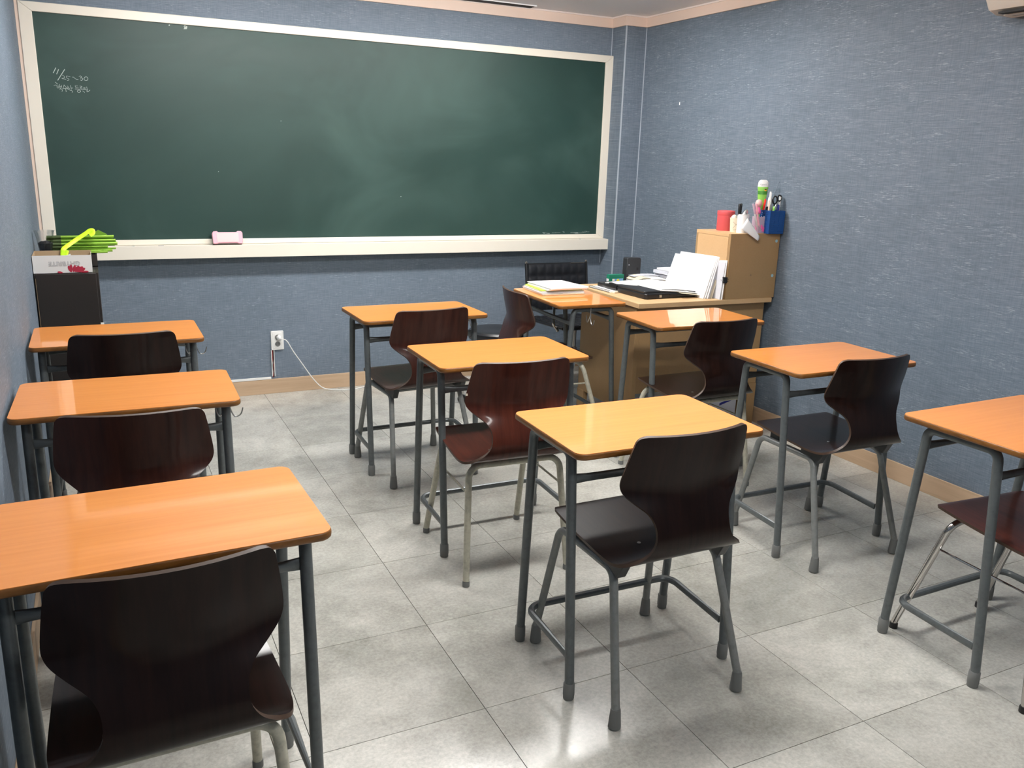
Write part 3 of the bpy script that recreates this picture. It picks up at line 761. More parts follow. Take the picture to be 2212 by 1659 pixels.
q.build('pink_print', 'hot_pink', lc)
bc = thing('blue_mesh_basket', 'dark blue woven-look square pen basket beside the wall', 'basket', (3.621, -1.574, HT), -.05)
a = .0475
q = MB()
for k in range(11):
    z = .004 + k * .0108
    for s2 in (-1, 1):
        q.box(-a, a, s2 * a - .001, s2 * a + .001, z, z + .0068); q.box(s2 * a - .001, s2 * a + .001, -a, a, z, z + .0068)
q.build('weave', 'blue', bc, smooth=0)['kind'] = 'stuff'
square_cup(.093, .120, .001).build('liner', 'blue', bc, smooth=0)
q = MB()
for sx in (-1, -.33, .33, 1):
    for s2 in (-1, 1):
        q.box(sx * a - .002, sx * a + .002, s2 * a - .0022, s2 * a + .0022, 0, .122)
        q.box(s2 * a - .0022, s2 * a + .0022, sx * a - .002, sx * a + .002, 0, .122)
for s2 in (-1, 1):
    q.box(-a - .002, a + .002, s2 * a - .0022, s2 * a + .0022, .116, .123); q.box(s2 * a - .0022, s2 * a + .0022, -a - .002, a + .002, .116, .123)
q.build('rim_and_ribs', 'blue', bc, smooth=0)

def pen(name, lab, base, tip, r, m, cap=None, clip=True, cat='pen', group=None):
    base = Vector(base); tip = Vector(tip); t_ = thing(name, lab, cat, (0, 0, 0), group=group)
    d = (tip - base)
    MB().tube([base, base + d * .45, base + d * .62], r, 10).build('barrel', m, t_)
    MB().tube([base + d * .62, base + d * .97, tip], [r * 1.12, r * 1.12, r * .7], 10).build('cap', cap or m, t_)
    if clip:
        off = Vector((0, -r * 1.5, 0)); MB().tube([base + d * .97 + off, base + d * .68 + off], [(.0008, .0016)] * 2, 6).build('clip', cap or m, t_)
    return t_
pen('marker_pen', 'black capped pen, leftmost of the two upright in the white cup', (3.438, -1.530, HT + .01), (3.428, -1.532, HT + .155), .0060, 'black')
pen('marker_pen', 'black capped pen, right one of the two upright in the white cup', (3.444, -1.520, HT + .01), (3.446, -1.524, HT + .156), .0060, 'black')
cw = thing('foil_wrapper', 'crumpled silvery wrapper sticking out of the white pen cup', 'wrapper', (3.458, -1.545, HT + .098))
o = MB().lathe([(.004, -.02), (.016, -.008), (.014, .010), (.010, .022), (.004, .030)], seg=12).build('wrapper', 'steel', cw, smooth=0); d = o.modifiers.new('d', 'DISPLACE'); d.texture = tx; d.strength = .016
cw.rotation_euler = (0, .5, 0)
pen('gel_pen', 'pink pen leaning out of the left side of the lilac cup', (3.552, -1.570, HT + .012), (3.500, -1.580, HT + .158), .0055, 'pink')
pen('gel_pen', 'white pen with purple clip leaning beside the pink pen', (3.549, -1.560, HT + .012), (3.488, -1.570, HT + .158), .0050, 'white', 'lavender')
pen('felt_marker', 'thick black marker with white body inside the lilac cup', (3.566, -1.562, HT + .010), (3.590, -1.572, HT + .142), .0075, 'white', 'black')
pen('ballpoint_pen', 'bright red pen beside the pink figure topper', (3.572, -1.545, HT + .012), (3.584, -1.555, HT + .182), .0042, 'white', 'red_pen')
ft = thing('pen_topper', 'pink pen with a round pale-pink ball top in the lilac cup', 'pen', (3.540, -1.555, HT + .085))
MB().lathe([(.004, -.07), (.004, .015)], seg=10).build('barrel', 'hot_pink', ft)
MB().lathe([(.006, .014), (.0155, .020), (.0160, .034), (.011, .050), (.006, .054)], seg=20).build('body', 'hot_pink', ft)
MB().lathe([(.004, .052), (.013, .057), (.0185, .068), (.0185, .078), (.013, .090), (.004, .094)], seg=20).build('ball', 'skin_pink', ft, smooth=180)

tb = thing('cream_tube', 'white and green hand cream tube standing upside down in the cup', 'tube', (3.585, -1.525, HT + .005), -.6)
q = MB(); pr = []
sec = [(.012, .010, .0), (.013, .012, .09), (.017, .015, .12), (.022, .0165, .17), (.026, .0125, .225), (.0285, .0115, .240), (.0265, .006, .264), (.022, .004, .272), (.014, .003, .277)]
vs = []; SG = 24
for rx, ry, z in sec:
    for k in range(SG): an = 2 * PI * k / SG; vs.append((rx * math.cos(an), ry * math.sin(an), z))
q.add(vs, [(i * SG + k, i * SG + (k + 1) % SG, (i + 1) * SG + (k + 1) % SG, (i + 1) * SG + k) for i in range(len(sec) - 1) for k in range(SG)] + [tuple(range(SG))[::-1], tuple((len(sec) - 1) * SG + k for k in range(SG))])
q.mi = [1 if (i // SG) < 5 else 0 for i in range(len(q.f))]; q.mi[-1] = 0; q.mi[-2] = 1
q.build('tube', ['white', 'tube_green'], tb)
q = MB(); vs = []
for rx, ry, z in ((.0278, .0132, .228), (.0282, .0124, .235)):
    for k in range(SG): an = 2 * PI * k / SG; vs.append((rx * math.cos(an), ry * math.sin(an), z))
q.add(vs, [(k, (k + 1) % SG, SG + (k + 1) % SG, SG + k) for k in range(SG)]); q.build('green_band', 'tube_green', tb)
q = MB(); vs = []
for rx, ry, z in ((.0245, .0160, .200), (.0263, .0142, .218)):
    for k in range(SG): an = 2 * PI * k / SG; vs.append((rx * math.cos(an), ry * math.sin(an), z))
q.add(vs, [(k, (k + 1) % SG, SG + (k + 1) % SG, SG + k) for k in range(SG)]); q.build('dark_band', 'green_mid', tb)
def text(body, size, m, parent, loc, rot, name='lettering', extr=.0002, outline=0, align='CENTER'):
    cu = bpy.data.curves.new('t', 'FONT'); cu.body = body; cu.size = size; cu.align_x = align; cu.align_y = 'CENTER'
    if outline: cu.fill_mode = 'NONE'; cu.bevel_depth = outline; cu.bevel_resolution = 0
    else: cu.extrude = extr
    tmp = bpy.data.objects.new('t', cu); C.objects.link(tmp)
    bpy.context.view_layer.update()
    me = bpy.data.meshes.new_from_object(tmp.evaluated_get(bpy.context.evaluated_depsgraph_get()))
    bpy.data.objects.remove(tmp)
    me.materials.clear(); me.materials.append(M[m])
    o = bpy.data.objects.new(name, me); C.objects.link(o); o.parent = parent; o.location = loc; o.rotation_euler = rot
    return o
text('Kamill', .0135, 'ink', tb, (-.001, -.0112, .252), (PI / 2 - .12, 0, 0))
q = MB(); q.box(.008, .018, -.0135, -.0120, .2250, .2285); q.build('label_mark', 'black', tb, smooth=0)
q = MB(); q.box(.008, .018, -.0136, -.0121, .2215, .2250); q.build('label_mark', 'red_pen', tb, smooth=0)
q = MB(); q.box(.008, .018, -.0137, -.0122, .2180, .2215); q.build('label_mark', 'yellow', tb, smooth=0)

wt = thing('white_comb_case', 'rounded white plastic item leaning out left of the blue basket', 'case', (3.604, -1.560, HT + .01))
o = MB().tube([(0, 0, 0), (.004, -.002, .13), (.006, -.003, .16), (.003, -.003, .180), (.001, -.003, .186)], [(.016, .008), (.019, .010), (.016, .008), (.010, .006), (.003, .003)], 14).build('case', 'white', wt)
sc = thing('scissors', 'scissors with round black handles standing in the blue basket', 'scissors', (3.622, -1.585, HT + .06))
for cx, cz, rx, rz in ((.0, .118, .016, .020), (.030, .128, .015, .015)):
    MB().tube([(cx + rx * math.cos(a), -.002, cz + rz * math.sin(a)) for a in [2 * PI * k / 18 for k in range(18)]], .0042, 8, closed=True).build('handle_ring', 'black', sc)
MB().tube([(.002, -.002, .098), (-.006, -.002, .075), (-.014, 0, .045), (-.018, 0, -.03)], [(.005, .003), (.0045, .003), (.004, .0025), (.002, .001)], 8).build('shank', 'black', sc)
MB().tube([(.022, -.002, .116), (.004, -.004, .082), (-.008, -.001, .045), (-.010, .002, -.03)], [(.005, .003), (.0045, .003), (.004, .0025), (.002, .001)], 8).build('shank', 'steel', sc)
for lab, bs, tp, r, m_, cp in (
    ('tall white pen, tallest in the blue basket', (3.600, -1.575, HT + .01), (3.602, -1.570, HT + .222), .0050, 'white', 'white'),
    ('second white pen just right of the tallest in the basket', (3.610, -1.565, HT + .01), (3.612, -1.560, HT + .212), .0048, 'white', 'paper_grey'),
    ('white pen nearest the wall in the blue basket', (3.652, -1.585, HT + .01), (3.662, -1.582, HT + .205), .0046, 'white', 'white'),
    ('dark blue pen low behind the scissors', (3.640, -1.590, HT + .01), (3.646, -1.592, HT + .155), .0050, 'navy', 'navy'),
    ('light green pen low in the blue basket', (3.612, -1.592, HT + .01), (3.612, -1.594, HT + .145), .0045, 'tube_green', 'tube_green'),
    ('orange-brown pencil at left of the blue basket', (3.592, -1.585, HT + .01), (3.588, -1.580, HT + .175), .0035, 'skin_pink', 'crown')):
    pen('pen', lab, bs, tp, r, m_, cp, group=None)
cbg = thing('clear_wrapper', 'twisted clear plastic wrapper standing above the scissors', 'wrapper', (3.640, -1.570, HT + .02))
MB().tube([(0, 0, 0), (0, 0, .19), (.006, 0, .215), (.012, -.001, .238), (.020, -.001, .252)], [(.010, .003), (.011, .004), (.006, .002), (.003, .002), (.006, .001)], 8).build('film', 'clear', cbg)

# ---- things on the teacher's desk
def sheet(q, p00, p10, p11, p01, th=.0012, sag=0, n=6, wav=0, seed=0):
    """a sheet or thin wad given by four corners"""
    rnd = random.Random(seed); ph = rnd.random() * 6
    A_, B_, C_, D_ = map(Vector, (p00, p10, p11, p01)); nr_ = (B_ - A_).cross(D_ - A_).normalized()
    top = []; bot = []
    for i in range(n + 1):
        for j in range(n + 1):
            u, v2 = i / n, j / n; p_ = A_.lerp(B_, u).lerp(D_.lerp(C_, u), v2)
            h = sag * math.sin(u * PI) + wav * math.sin(5 * u + ph) * (.4 + .6 * v2)
            top.append(p_ + nr_ * (h + th)); bot.append(p_ + nr_ * h)
    o = len(top); f = lambda i, j: i * (n + 1) + j; F = []
    for i in range(n):
        for j in range(n):
            F.append((f(i, j), f(i + 1, j), f(i + 1, j + 1), f(i, j + 1))); F.append((o + f(i, j), o + f(i, j + 1), o + f(i + 1, j + 1), o + f(i + 1, j)))
        F.append((f(i, 0), o + f(i, 0), o + f(i + 1, 0), f(i + 1, 0))); F.append((f(i, n), f(i + 1, n), o + f(i + 1, n), o + f(i, n)))
        F.append((f(0, i), f(0, i + 1), o + f(0, i + 1), o + f(0, i))); F.append((f(n, i), o + f(n, i), o + f(n, i + 1), f(n, i + 1)))
    q.add(top + bot, F); return q

lp = thing('laptop_case', 'black zipped laptop case lying under papers on the teacher desk', 'case', (2.900, -1.475, TZ), .03)
MB().prism([(x + .175, y + .24) for x, y in rrect(.350, .480, .02, 5)], 0, .030).build('body', 'leather', lp, bevel=.006, bseg=3)
MB().prism([(x + .062, y + .150) for x, y in rrect(.118, .270, .012, 5)], .029, .043).build('front_pocket', 'charcoal', lp, bevel=.005, bseg=3)
MB().tube([(.010, .270, .024), (.004, .330, .024), (.014, .420, .020)], [(.016, .018), (.024, .020), (.014, .014)], 12).build('handle', 'black', lp)
MB().tube([(.010, .01, .0300), (.010, .30, .0300)], .0022, 6).build('zip', 'dark_plastic', lp)
MB().tube([(.012, .006, .0300), (.16, .006, .0300)], .0022, 6).build('zip', 'dark_plastic', lp)
MB().box(.090, .105, -.003, .004, .008, .022).build('zip_pull', 'steel', lp, smooth=0)
MB().add([(.16, -.004, .018), (.352, -.012, .006), (.352, .30, .006), (.16, .30, .020), (.16, -.004, .024), (.355, -.012, .009), (.355, .30, .009), (.16, .30, .026)],
         [(0, 3, 2, 1), (4, 5, 6, 7), (0, 1, 5, 4), (1, 2, 6, 5), (2, 3, 7, 6), (3, 0, 4, 7)]).build('flap', 'leather', lp, smooth=0)

def papers(name, lab, sheets, cat='papers', mtop='paper', print_lines=None, group=None):
    t_ = thing(name, lab, cat, (0, 0, 0), group=group)
    for k, (c4, th, sag, wav, m_) in enumerate(sheets):
        sheet(MB(), *c4, th=th, sag=sag, wav=wav, seed=k).build('sheet', m_, t_, smooth=60)
    return t_
z = TZ
papers('exam_papers', 'loose white sheets spread over the black laptop case', [
    (((3.005, -1.455, z + .040), (3.270, -1.480, z + .016), (3.255, -1.090, z + .036), (2.990, -1.200, z + .042)), .004, .003, .001, 'paper'),
    (((2.978, -1.275, z + .043), (3.200, -1.250, z + .041), (3.230, -1.050, z + .036), (2.872, -1.112, z + .038)), .003, .004, .0015, 'paper'),
    (((3.030, -1.440, z + .045), (3.245, -1.450, z + .028), (3.260, -1.160, z + .042), (3.050, -1.150, z + .048)), .002, .004, .001, 'paper')])
papers('worksheets', 'yellowed sheets poking out at the right corner of the laptop case', [
    (((3.120, -1.496, z + .028), (3.290, -1.505, z + .002), (3.290, -1.36, z + .010), (3.13, -1.35, z + .030)), .0018, .002, .001, 'paper_old')])
pl1 = papers('paper_pile', 'grey and white folder pile with curled brown papers at back', [
    (((3.1350, -1.040, z + .001), (3.330, -1.060, z + .001), (3.330, -.905, z + .001), (3.1350, -.905, z + .001)), .028, 0, 0, 'paper_grey'),
    (((3.130, -1.050, z + .030), (3.240, -1.070, z + .030), (3.240, -.91, z + .030), (3.1355, -.91, z + .030)), .003, .016, .002, 'paper_old'),
    (((3.125, -1.055, z + .034), (3.255, -1.075, z + .026), (3.250, -.92, z + .030), (3.1350, -.92, z + .034)), .002, .020, .002, 'paper_old'),
    (((3.170, -1.080, z + .034), (3.325, -1.090, z + .032), (3.325, -.93, z + .046), (3.16, -.93, z + .046)), .003, .008, .002, 'paper'),
    (((3.140, -1.000, z + .050), (3.325, -1.000, z + .050), (3.330, -.91, z + .050), (3.150, -.91, z + .050)), .002, .003, 0, 'paper_grey')])
bk = papers('book_pile', 'small pile of pale books and stapled papers beside the cabinet', [
    (((3.335, -1.100, z + .001), (3.50, -1.110, z + .001), (3.50, -.93, z + .001), (3.335, -.93, z + .001)), .038, 0, 0, 'paper'),
    (((3.340, -1.090, z + .041), (3.49, -1.100, z + .041), (3.49, -.93, z + .041), (3.335, -.93, z + .041)), .016, 0, 0, 'paper_grey'),
    (((3.325, -1.080, z + .064), (3.49, -1.090, z + .062), (3.49, -.94, z + .062), (3.320, -.94, z + .064)), .018, .001, 0, 'paper_grey'),
    (((3.350, -1.070, z + .084), (3.49, -1.080, z + .084), (3.49, -.94, z + .084), (3.345, -.94, z + .084)), .008, .001, 0, 'paper')])
# sheaves leaning on the cabinet
def lean(dx, ya, yb, zt1, zt2, xt=3.328, xb=3.236):
    return ((xb + dx, ya, z + .001), (xb + dx, yb, z + .001), (xt + dx * .6, yb + .03, zt2), (xt + dx * .6, ya + .03, zt1))
lw_ = papers('leaning_papers', 'tall sheaf of white papers leaning against the tan cabinet', [
    (lean(.000, -1.535, -1.165, .955, .945), .003, -.004, .001, 'paper'),
    (lean(.010, -1.540, -1.175, .965, .930), .002, -.006, .001, 'paper'),
    (lean(.022, -1.545, -1.200, .968, .960), .004, -.004, .002, 'paper'),
    (lean(.034, -1.540, -1.220, .950, .955), .002, -.010, .003, 'paper_grey'),
    (lean(.046, -1.545, -1.230, .945, .950), .005, -.012, .002, 'paper_old')])
q = MB(); rnd = random.Random(3)
A_ = Vector((3.236, -1.535, z)); U = Vector((0, .37, -.005)); V = Vector((.092, .03, .205)); nn = U.cross(V).normalized()
if nn.x > 0: nn = -nn
for r_ in range(34):
    v2 = .08 + .84 * r_ / 34
    x0 = .05 + rnd.random() * .1
    for k in range(rnd.randint(2, 6)):
        ln = .01 + rnd.random() * .04
        if x0 + ln > .62: break
        if rnd.random() < .55:
            p_ = A_ + U * x0 + V * v2 + nn * (.0075 + .004 * math.sin(x0 * PI)); d1 = U * ln; d2 = V * .008
            q.add([p_, p_ + d1, p_ + d1 + d2, p_ + d2], [(0, 1, 2, 3)])
        x0 += ln + .02 + rnd.random() * .06
q.build('print', 'paper_grey', lw_, smooth=0)
lw2 = papers('clipped_papers', 'upright white papers held by a black binder clip beside cabinet', [
    (((3.318, -1.592, z + .001), (3.318, -1.32, z + .001), (3.337, -1.32, .93), (3.337, -1.585, .957)), .003, 0, .0015, 'paper'),
    (((3.306, -1.585, z + .001), (3.306, -1.33, z + .001), (3.330, -1.33, .93), (3.330, -1.578, .945)), .003, 0, .002, 'paper_grey')])
cp = thing('binder_clip', 'small black binder clip on the upright papers', 'clip', (3.328, -1.590, .852), 0)
MB().prism([(-.012, -.006), (.012, -.006), (.006, .016), (-.006, .016)], -.016, .016).build('body', 'black', cp, smooth=0, bevel=.001)
q = MB()
for s2 in (-1, 1): q.tube([(s2 * .010, -.006, -.008), (s2 * .016, -.010, -.006), (s2 * .020, .014, 0), (s2 * .016, -.010, .006), (s2 * .010, -.006, .008)], .001, 6)
q.build('wire_arm', 'black', cp)

nb = thing('spiral_notebook', 'spiral-bound notebook lying open at the left desk edge', 'notebook', (2.832, -1.215, TZ), .03)
box('page_block', 'paper', (.014, .125, 0, .215, .001, .008), nb, bevel=.001)
box('cover', 'cream', (.010, .127, -.002, .217, 0, .001), nb, bevel=0)
q = MB()
for k in range(27): q.tube([(.010 + .0065 * math.cos(a), .004 + k * .0078, .007 + .0065 * math.sin(a)) for a in [2 * PI * j / 10 for j in range(10)]], .0009, 5, closed=True)
o = q.build('spiral', 'dark_plastic', nb); o['kind'] = 'stuff'
er = thing('rubber_eraser', 'small cream eraser at the end of the spiral notebook', 'eraser', (2.862, -1.236, TZ), .3)
box('block', 'cream', (-.016, .016, -.010, .010, .0, .013), er, bevel=.003)
papers('sticky_notes', 'yellow note strip lying beyond the spiral notebook', [(((2.865, -.988, z + .001), (2.930, -.985, z + .001), (2.930, -.965, z + .001), (2.865, -.968, z + .001)), .002, 0, 0, 'yellow')], 'notes')
sp = thing('speaker', 'dark grey box speaker standing at the back of the desk', 'speaker', (3.184, -.930, TZ), .02)
MB().prism([(-.052, 0), (.052, 0), (.050, .145), (.044, .153), (-.044, .154), (-.050, .147)], 0, .045, Matrix(((1, 0, 0, 0), (0, 0, 1, 0), (0, 1, 0, 0), (0, 0, 0, 1)))).build('housing', 'charcoal', sp, bevel=.003)
MB().lathe([(.0035, 0), (.003, .001)], (-.036, -.0, .112), 12, Matrix.Rotation(PI / 2, 4, 'X')).build('indicator', 'paper_grey', sp)
MB().lathe([(.0018, 0), (.0015, .001)], (.004, -.0, .110), 10, Matrix.Rotation(PI / 2, 4, 'X')).build('hole', 'black', sp)
MB().box(.020, .034, -.0006, 0, .078, .096).build('grille', 'black', sp, smooth=0)
gb = thing('green_box', 'small green packet with yellow and blue label beside speaker', 'packet', (3.050, -.955, TZ), .02)
box('packet', 'green', (-.052, .052, 0, .03, 0, .060), gb, bevel=.001)
box('blue_label', 'skyblue', (-.020, .046, -.0006, 0, .0, .036), gb, bevel=0)
box('white_label', 'paper', (-.030, -.014, -.0008, 0, .0, .036), gb, bevel=0)
box('end_label', 'paper_grey', (-.0526, -.052, .004, .028, .0, .036), gb, bevel=0)
MB().lathe([(.0105, 0), (.0105, .0003)], (.010, -.0008, .024), 16, Matrix.Rotation(PI / 2, 4, 'X')).build('yellow_dot', 'yellow', gb)

# papers on the sideways desk
dz = .740
ps = thing('worksheet_stack', 'thick stack of white and lime sheets on the sideways desk', 'papers', (0, 0, 0))
dat = [((2.438, -1.180), (2.690, -1.195), (2.690, -.930), (2.450, -.915), .006, 'paper_old'), ((2.435, -1.170), (2.695, -1.185), (2.695, -.925), (2.452, -.905), .006, 'paper_grey'),
       ((2.442, -1.150), (2.700, -1.170), (2.745, -.925), (2.462, -.900), .005, 'paper_old'), ((2.446, -1.140), (2.690, -1.165), (2.752, -.935), (2.470, -.905), .004, 'lime'),
       ((2.470, -1.175), (2.718, -1.178), (2.700, -.920), (2.480, -.912), .006, 'paper'), ((2.486, -1.185), (2.722, -1.182), (2.706, -.918), (2.486, -.908), .004, 'paper'), ((2.480, -1.180), (2.726, -1.176), (2.700, -.915), (2.480, -.905), .003, 'paper')]
zz = dz + .001
for k, (a, b_, c_, d_, th, m_) in enumerate(dat):
    sheet(MB(), (*a, zz), (*b_, zz), (*c_, zz), (*d_, zz), th=th, sag=.0015 if k > 2 else .0, wav=0, seed=k).build('sheet', m_, ps, smooth=60); zz += th + .0006
papers('yellow_folder', 'yellow plastic folder corner under the stacked sheets', [(((2.735, -1.035, z + .001), (2.762, -1.04, z + .001), (2.775, -.965, z + .001), (2.735, -.965, z + .001)), .002, 0, 0, 'yellow')], 'folder')

# ------------------------------------------------------------ office chair and stool behind
oc = thing('office_chair', 'black tufted leather office chair with chrome frame behind the desks', 'office chair', (2.985, -.60, 0), 0)
def pad(y0, z0, y1, z1, w_, nx, ny, th):
    """quilted leather panel between (y0,z0) and (y1,z1)"""
    q = MB(); NX, NY = nx * 6, ny * 6; top = []; bot = []
    a = Vector((0, y0, z0)); b_ = Vector((0, y1, z1)); nr_ = Vector((1, 0, 0)).cross(b_ - a).normalized()
    for i in range(NX + 1):
        for j in range(NY + 1):
            u, v2 = i / NX, j / NY; s2 = abs(math.sin(u * nx * PI)) ** .5 * abs(math.sin(v2 * ny * PI)) ** .5
            p_ = a.lerp(b_, v2) + Vector(((u - .5) * w_, 0, 0)); bow = -.03 * (1 - (2 * u - 1) ** 2)
            top.append(p_ + nr_ * (th * (.45 + .55 * s2))); bot.append(p_ - nr_ * (th * (.45 + .55 * s2)))
    o = len(top); f = lambda i, j: i * (NY + 1) + j; F = []
    for i in range(NX):
        for j in range(NY): F.append((f(i, j), f(i + 1, j), f(i + 1, j + 1), f(i, j + 1))); F.append((o + f(i, j), o + f(i, j + 1), o + f(i + 1, j + 1), o + f(i + 1, j)))
        F.append((f(i, 0), o + f(i, 0), o + f(i + 1, 0), f(i + 1, 0))); F.append((f(i, NY), f(i + 1, NY), o + f(i + 1, NY), o + f(i, NY)))
    for j in range(NY): F.append((f(0, j), f(0, j + 1), o + f(0, j + 1), o + f(0, j))); F.append((f(NX, j), o + f(NX, j), o + f(NX, j + 1), f(NX, j + 1)))
    return q.add(top + bot, F)
pad(.235, .50, .262, .795, .42, 7, 4, .014).build('backrest', 'leather', oc, smooth=60)
pad(-.24, .475, .20, .455, .42, 7, 6, .022).build('seat', 'leather', oc, smooth=60)
for sx in (-1, 1):
    MB().tube(fillet([(.222 * sx, -.25, .475), (.222 * sx, .215, .455), (.222 * sx, .268, .802)], .06, 6), (.010), 10).build('side_rail', 'black', oc)
    MB().lathe([(.004, -.002), (.010, .001), (.011, .008), (.006, .013)], (.222 * sx, .268, .802), 14).build('rail_cap', 'chrome', oc)
    MB().tube(fillet([(.232 * sx, -.20, .455), (.275 * sx, -.22, .50), (.275 * sx, -.22, .655), (.275 * sx, .13, .655), (.232 * sx, .235, .62)], .04, 5), .009, 10).build('armrest_frame', 'chrome', oc)
    MB().tube([(.275 * sx, -.20, .668), (.275 * sx, .10, .668)], [(.010, .022)] * 2, 10).build('arm_pad', 'leather', oc)
MB().tube([(-.222, .266, .796), (.222, .266, .796)], .007, 8).build('top_bar', 'black', oc)
MB().tube([(.10, .258, .7985), (.205, .258, .7985)], .0035, 6).build('top_highlight', 'chrome', oc)  # highlight on the top bar, built in as a short bright strip
MB().lathe([(.026, .20), (.026, .30), (.018, .30), (.018, .44)], (0, 0, 0), 16).build('gas_column', 'chrome', oc)
MB().box(-.09, .09, -.10, .10, .425, .445).build('mechanism', 'black', oc, smooth=0, bevel=.004)
for k in range(5):
    a = 2 * PI * k / 5 + .35; dx, dy = math.cos(a), math.sin(a)
    lg = MB().tube([(0, 0, .225), (dx * .12, dy * .12, .175), (dx * .27, dy * .27, .085)], [(.016, .022), (.013, .018), (.010, .013)], 10).build('base_leg', 'chrome', oc)
    MB().lathe([(.026, -.012), (.028, -.008), (.028, .008), (.026, .012)], (dx * .27, dy * .27, .028), 16, Matrix.Rotation(a, 4, 'Z') @ Matrix.Rotation(PI / 2, 4, 'X')).build('caster', 'black', lg)
    MB().tube([(dx * .27, dy * .27, .030), (dx * .27, dy * .27, .080)], .006, 8).build('caster_stem', 'chrome', lg)

st = thing('round_stool', 'black round-seated stool on casters between desks near the wall', 'stool', (2.395, -.700, 0))
MB().lathe([(.10, .415), (.165, .417), (.172, .425), (.176, .440), (.174, .455), (.162, .466), (.135, .468), (.06, .464), (.01, .463)], seg=40).build('seat', 'leather', st)
MB().lathe([(.166, .398), (.170, .400), (.170, .416), (.166, .418)], seg=40).build('seat_band', 'steel', st)
MB().lathe([(.024, .18), (.024, .28), (.014, .28), (.014, .41)], seg=16).build('gas_column', 'chrome', st)
for k in range(5):
    a = 2 * PI * k / 5 + 2.62; dx, dy = math.cos(a), math.sin(a)
    lg = MB().tube([(0, 0, .20), (dx * .10, dy * .10, .150), (dx * .20, dy * .20, .085)], [(.014, .018), (.012, .015), (.009, .011)], 10).build('base_leg', 'chrome', st)
    MB().lathe([(.023, -.014), (.026, -.010), (.026, .010), (.023, .014)], (dx * .205, dy * .205, .026), 16, Matrix.Rotation(a, 4, 'Z') @ Matrix.Rotation(PI / 2, 4, 'X')).build('caster', 'black', lg)
    MB().tube([(dx * .20, dy * .20, .03), (dx * .20, dy * .20, .09)], .005, 8).build('caster_stem', 'chrome', lg)

# ------------------------------------------------------------ dark cabinet in the left corner
LC = thing('dark_cabinet', 'black-brown cabinet standing in the front left corner', 'cabinet', (.033, -.885, 0))
CW, CD_, CH = .258, .46, .893
box('side_panel', 'black_brown', (0, .012, 0, CD_, 0, CH), LC, bevel=.0008)
box('side_panel', 'black_brown', (CW - .012, CW, 0, CD_, 0, CH), LC, bevel=.0008)
box('top_panel', 'black_brown', (.012, CW - .012, .004, CD_, CH - .015, CH), LC, bevel=.0008)
box('back_panel', 'black_brown', (.012, CW - .012, CD_ - .01, CD_, .0, CH - .015), LC, bevel=.0)
box('door', 'black_brown', (.006, CW - .010, -.006, .0, .05, CH - .002), LC, bevel=.0015)
box('plinth', 'black_brown', (.012, CW - .012, .02, .036, 0, .05), LC, bevel=.0)
box('edge_strip', 'cardboard', (.0045, .0060, -.0055, .000, .05, CH - .02), LC, bevel=0)
box('price_tag', 'paper', (CW - .010, CW + .004, -.0014, -.0004, .645, .662), LC, bevel=0)['label'] = 'small white tag at the edge'
kb = thing('black_tray_box', 'black open box on the dark cabinet, behind the white carton', 'box', (.040, -.675, CH), 0)
q = MB(); q.box(0, .252, 0, .006, 0, .058); q.box(0, .252, .184, .19, 0, .058); q.box(0, .006, .006, .184, 0, .058); q.box(.246, .252, .006, .184, 0, .058); q.box(0, .252, 0, .19, 0, .004)
q.build('box', 'black_brown', kb, smooth=0)
wb = thing('soap_carton', 'white open carton with red flower print on the dark cabinet', 'box', (.033, -.880, CH), 0)
W_, D_, H_ = .234, .170, .080
q = MB(); q.box(0, W_, 0, .002, 0, H_); q.build('front_wall', 'paper_grey', wb, smooth=0)
wb.children[0].data.materials[0] = M['white']
q = MB(); q.box(0, W_, D_ - .002, D_, 0, H_ + .004); q.box(0, .002, .002, D_ - .002, 0, H_); q.box(W_ - .002, W_, .002, D_ - .002, 0, H_ - .004); q.box(0, W_, 0, D_, 0, .002)
q.build('inner_walls', 'cardboard', wb, smooth=0)
box('outer_side', 'white', (W_, W_ + .001, 0, D_, 0, H_ - .004), wb, bevel=0)
text('GHYBRITE', .0275, 'ink', wb, (.125, -.0004, .044), (PI / 2, PI, 0), outline=.00045)
q = MB()
def petal(cx, cz, L, w2, a, pk):
    P_ = []
    for k in range(9):
        u = k / 8; P_.append((u * L, w2 * math.sin(u * PI) ** .6))
    for k in range(7, 0, -1):
        u = k / 8; P_.append((u * L, -w2 * math.sin(u * PI) ** .6))
    ca, sa = math.cos(a), math.sin(a)
    out = [(cx + x * ca - y * sa, cz + x * sa + y * ca) for x, y in P_]
    out = [(x, max(.0008, min(zq, H_))) for x, zq in out]
    q.prism(out, .0002, .0006 + .0002 * pk, Matrix(((1, 0, 0, 0), (0, 0, -1, 0), (0, 1, 0, 0), (0, 0, 0, 1))))
for pk, (cx, cz, L, w2, a) in enumerate(((.150, .004, .032, .007, 1.9), (.150, .004, .036, .006, 1.55), (.158, .004, .034, .006, 1.3), (.165, .004, .034, .008, 1.0), (.172, .004, .036, .009, .75), (.178, .004, .034, .008, .55), (.115, .002, .022, .005, 2.9), (.190, .002, .030, .005, .12))): petal(cx, cz, L, w2, a, pk)
q.build('flower_print', 'crimson', wb, smooth=0)
gl = thing('grey_card', 'grey cardboard flap lying inside the white carton', 'card', (.033, -.880, CH))
sheet(MB(), (.06, .03, .030), (.15, .03, .060), (.15, .150, .068), (.06, .150, .036), th=.002).build('card', 'paper_grey', gl, smooth=0)

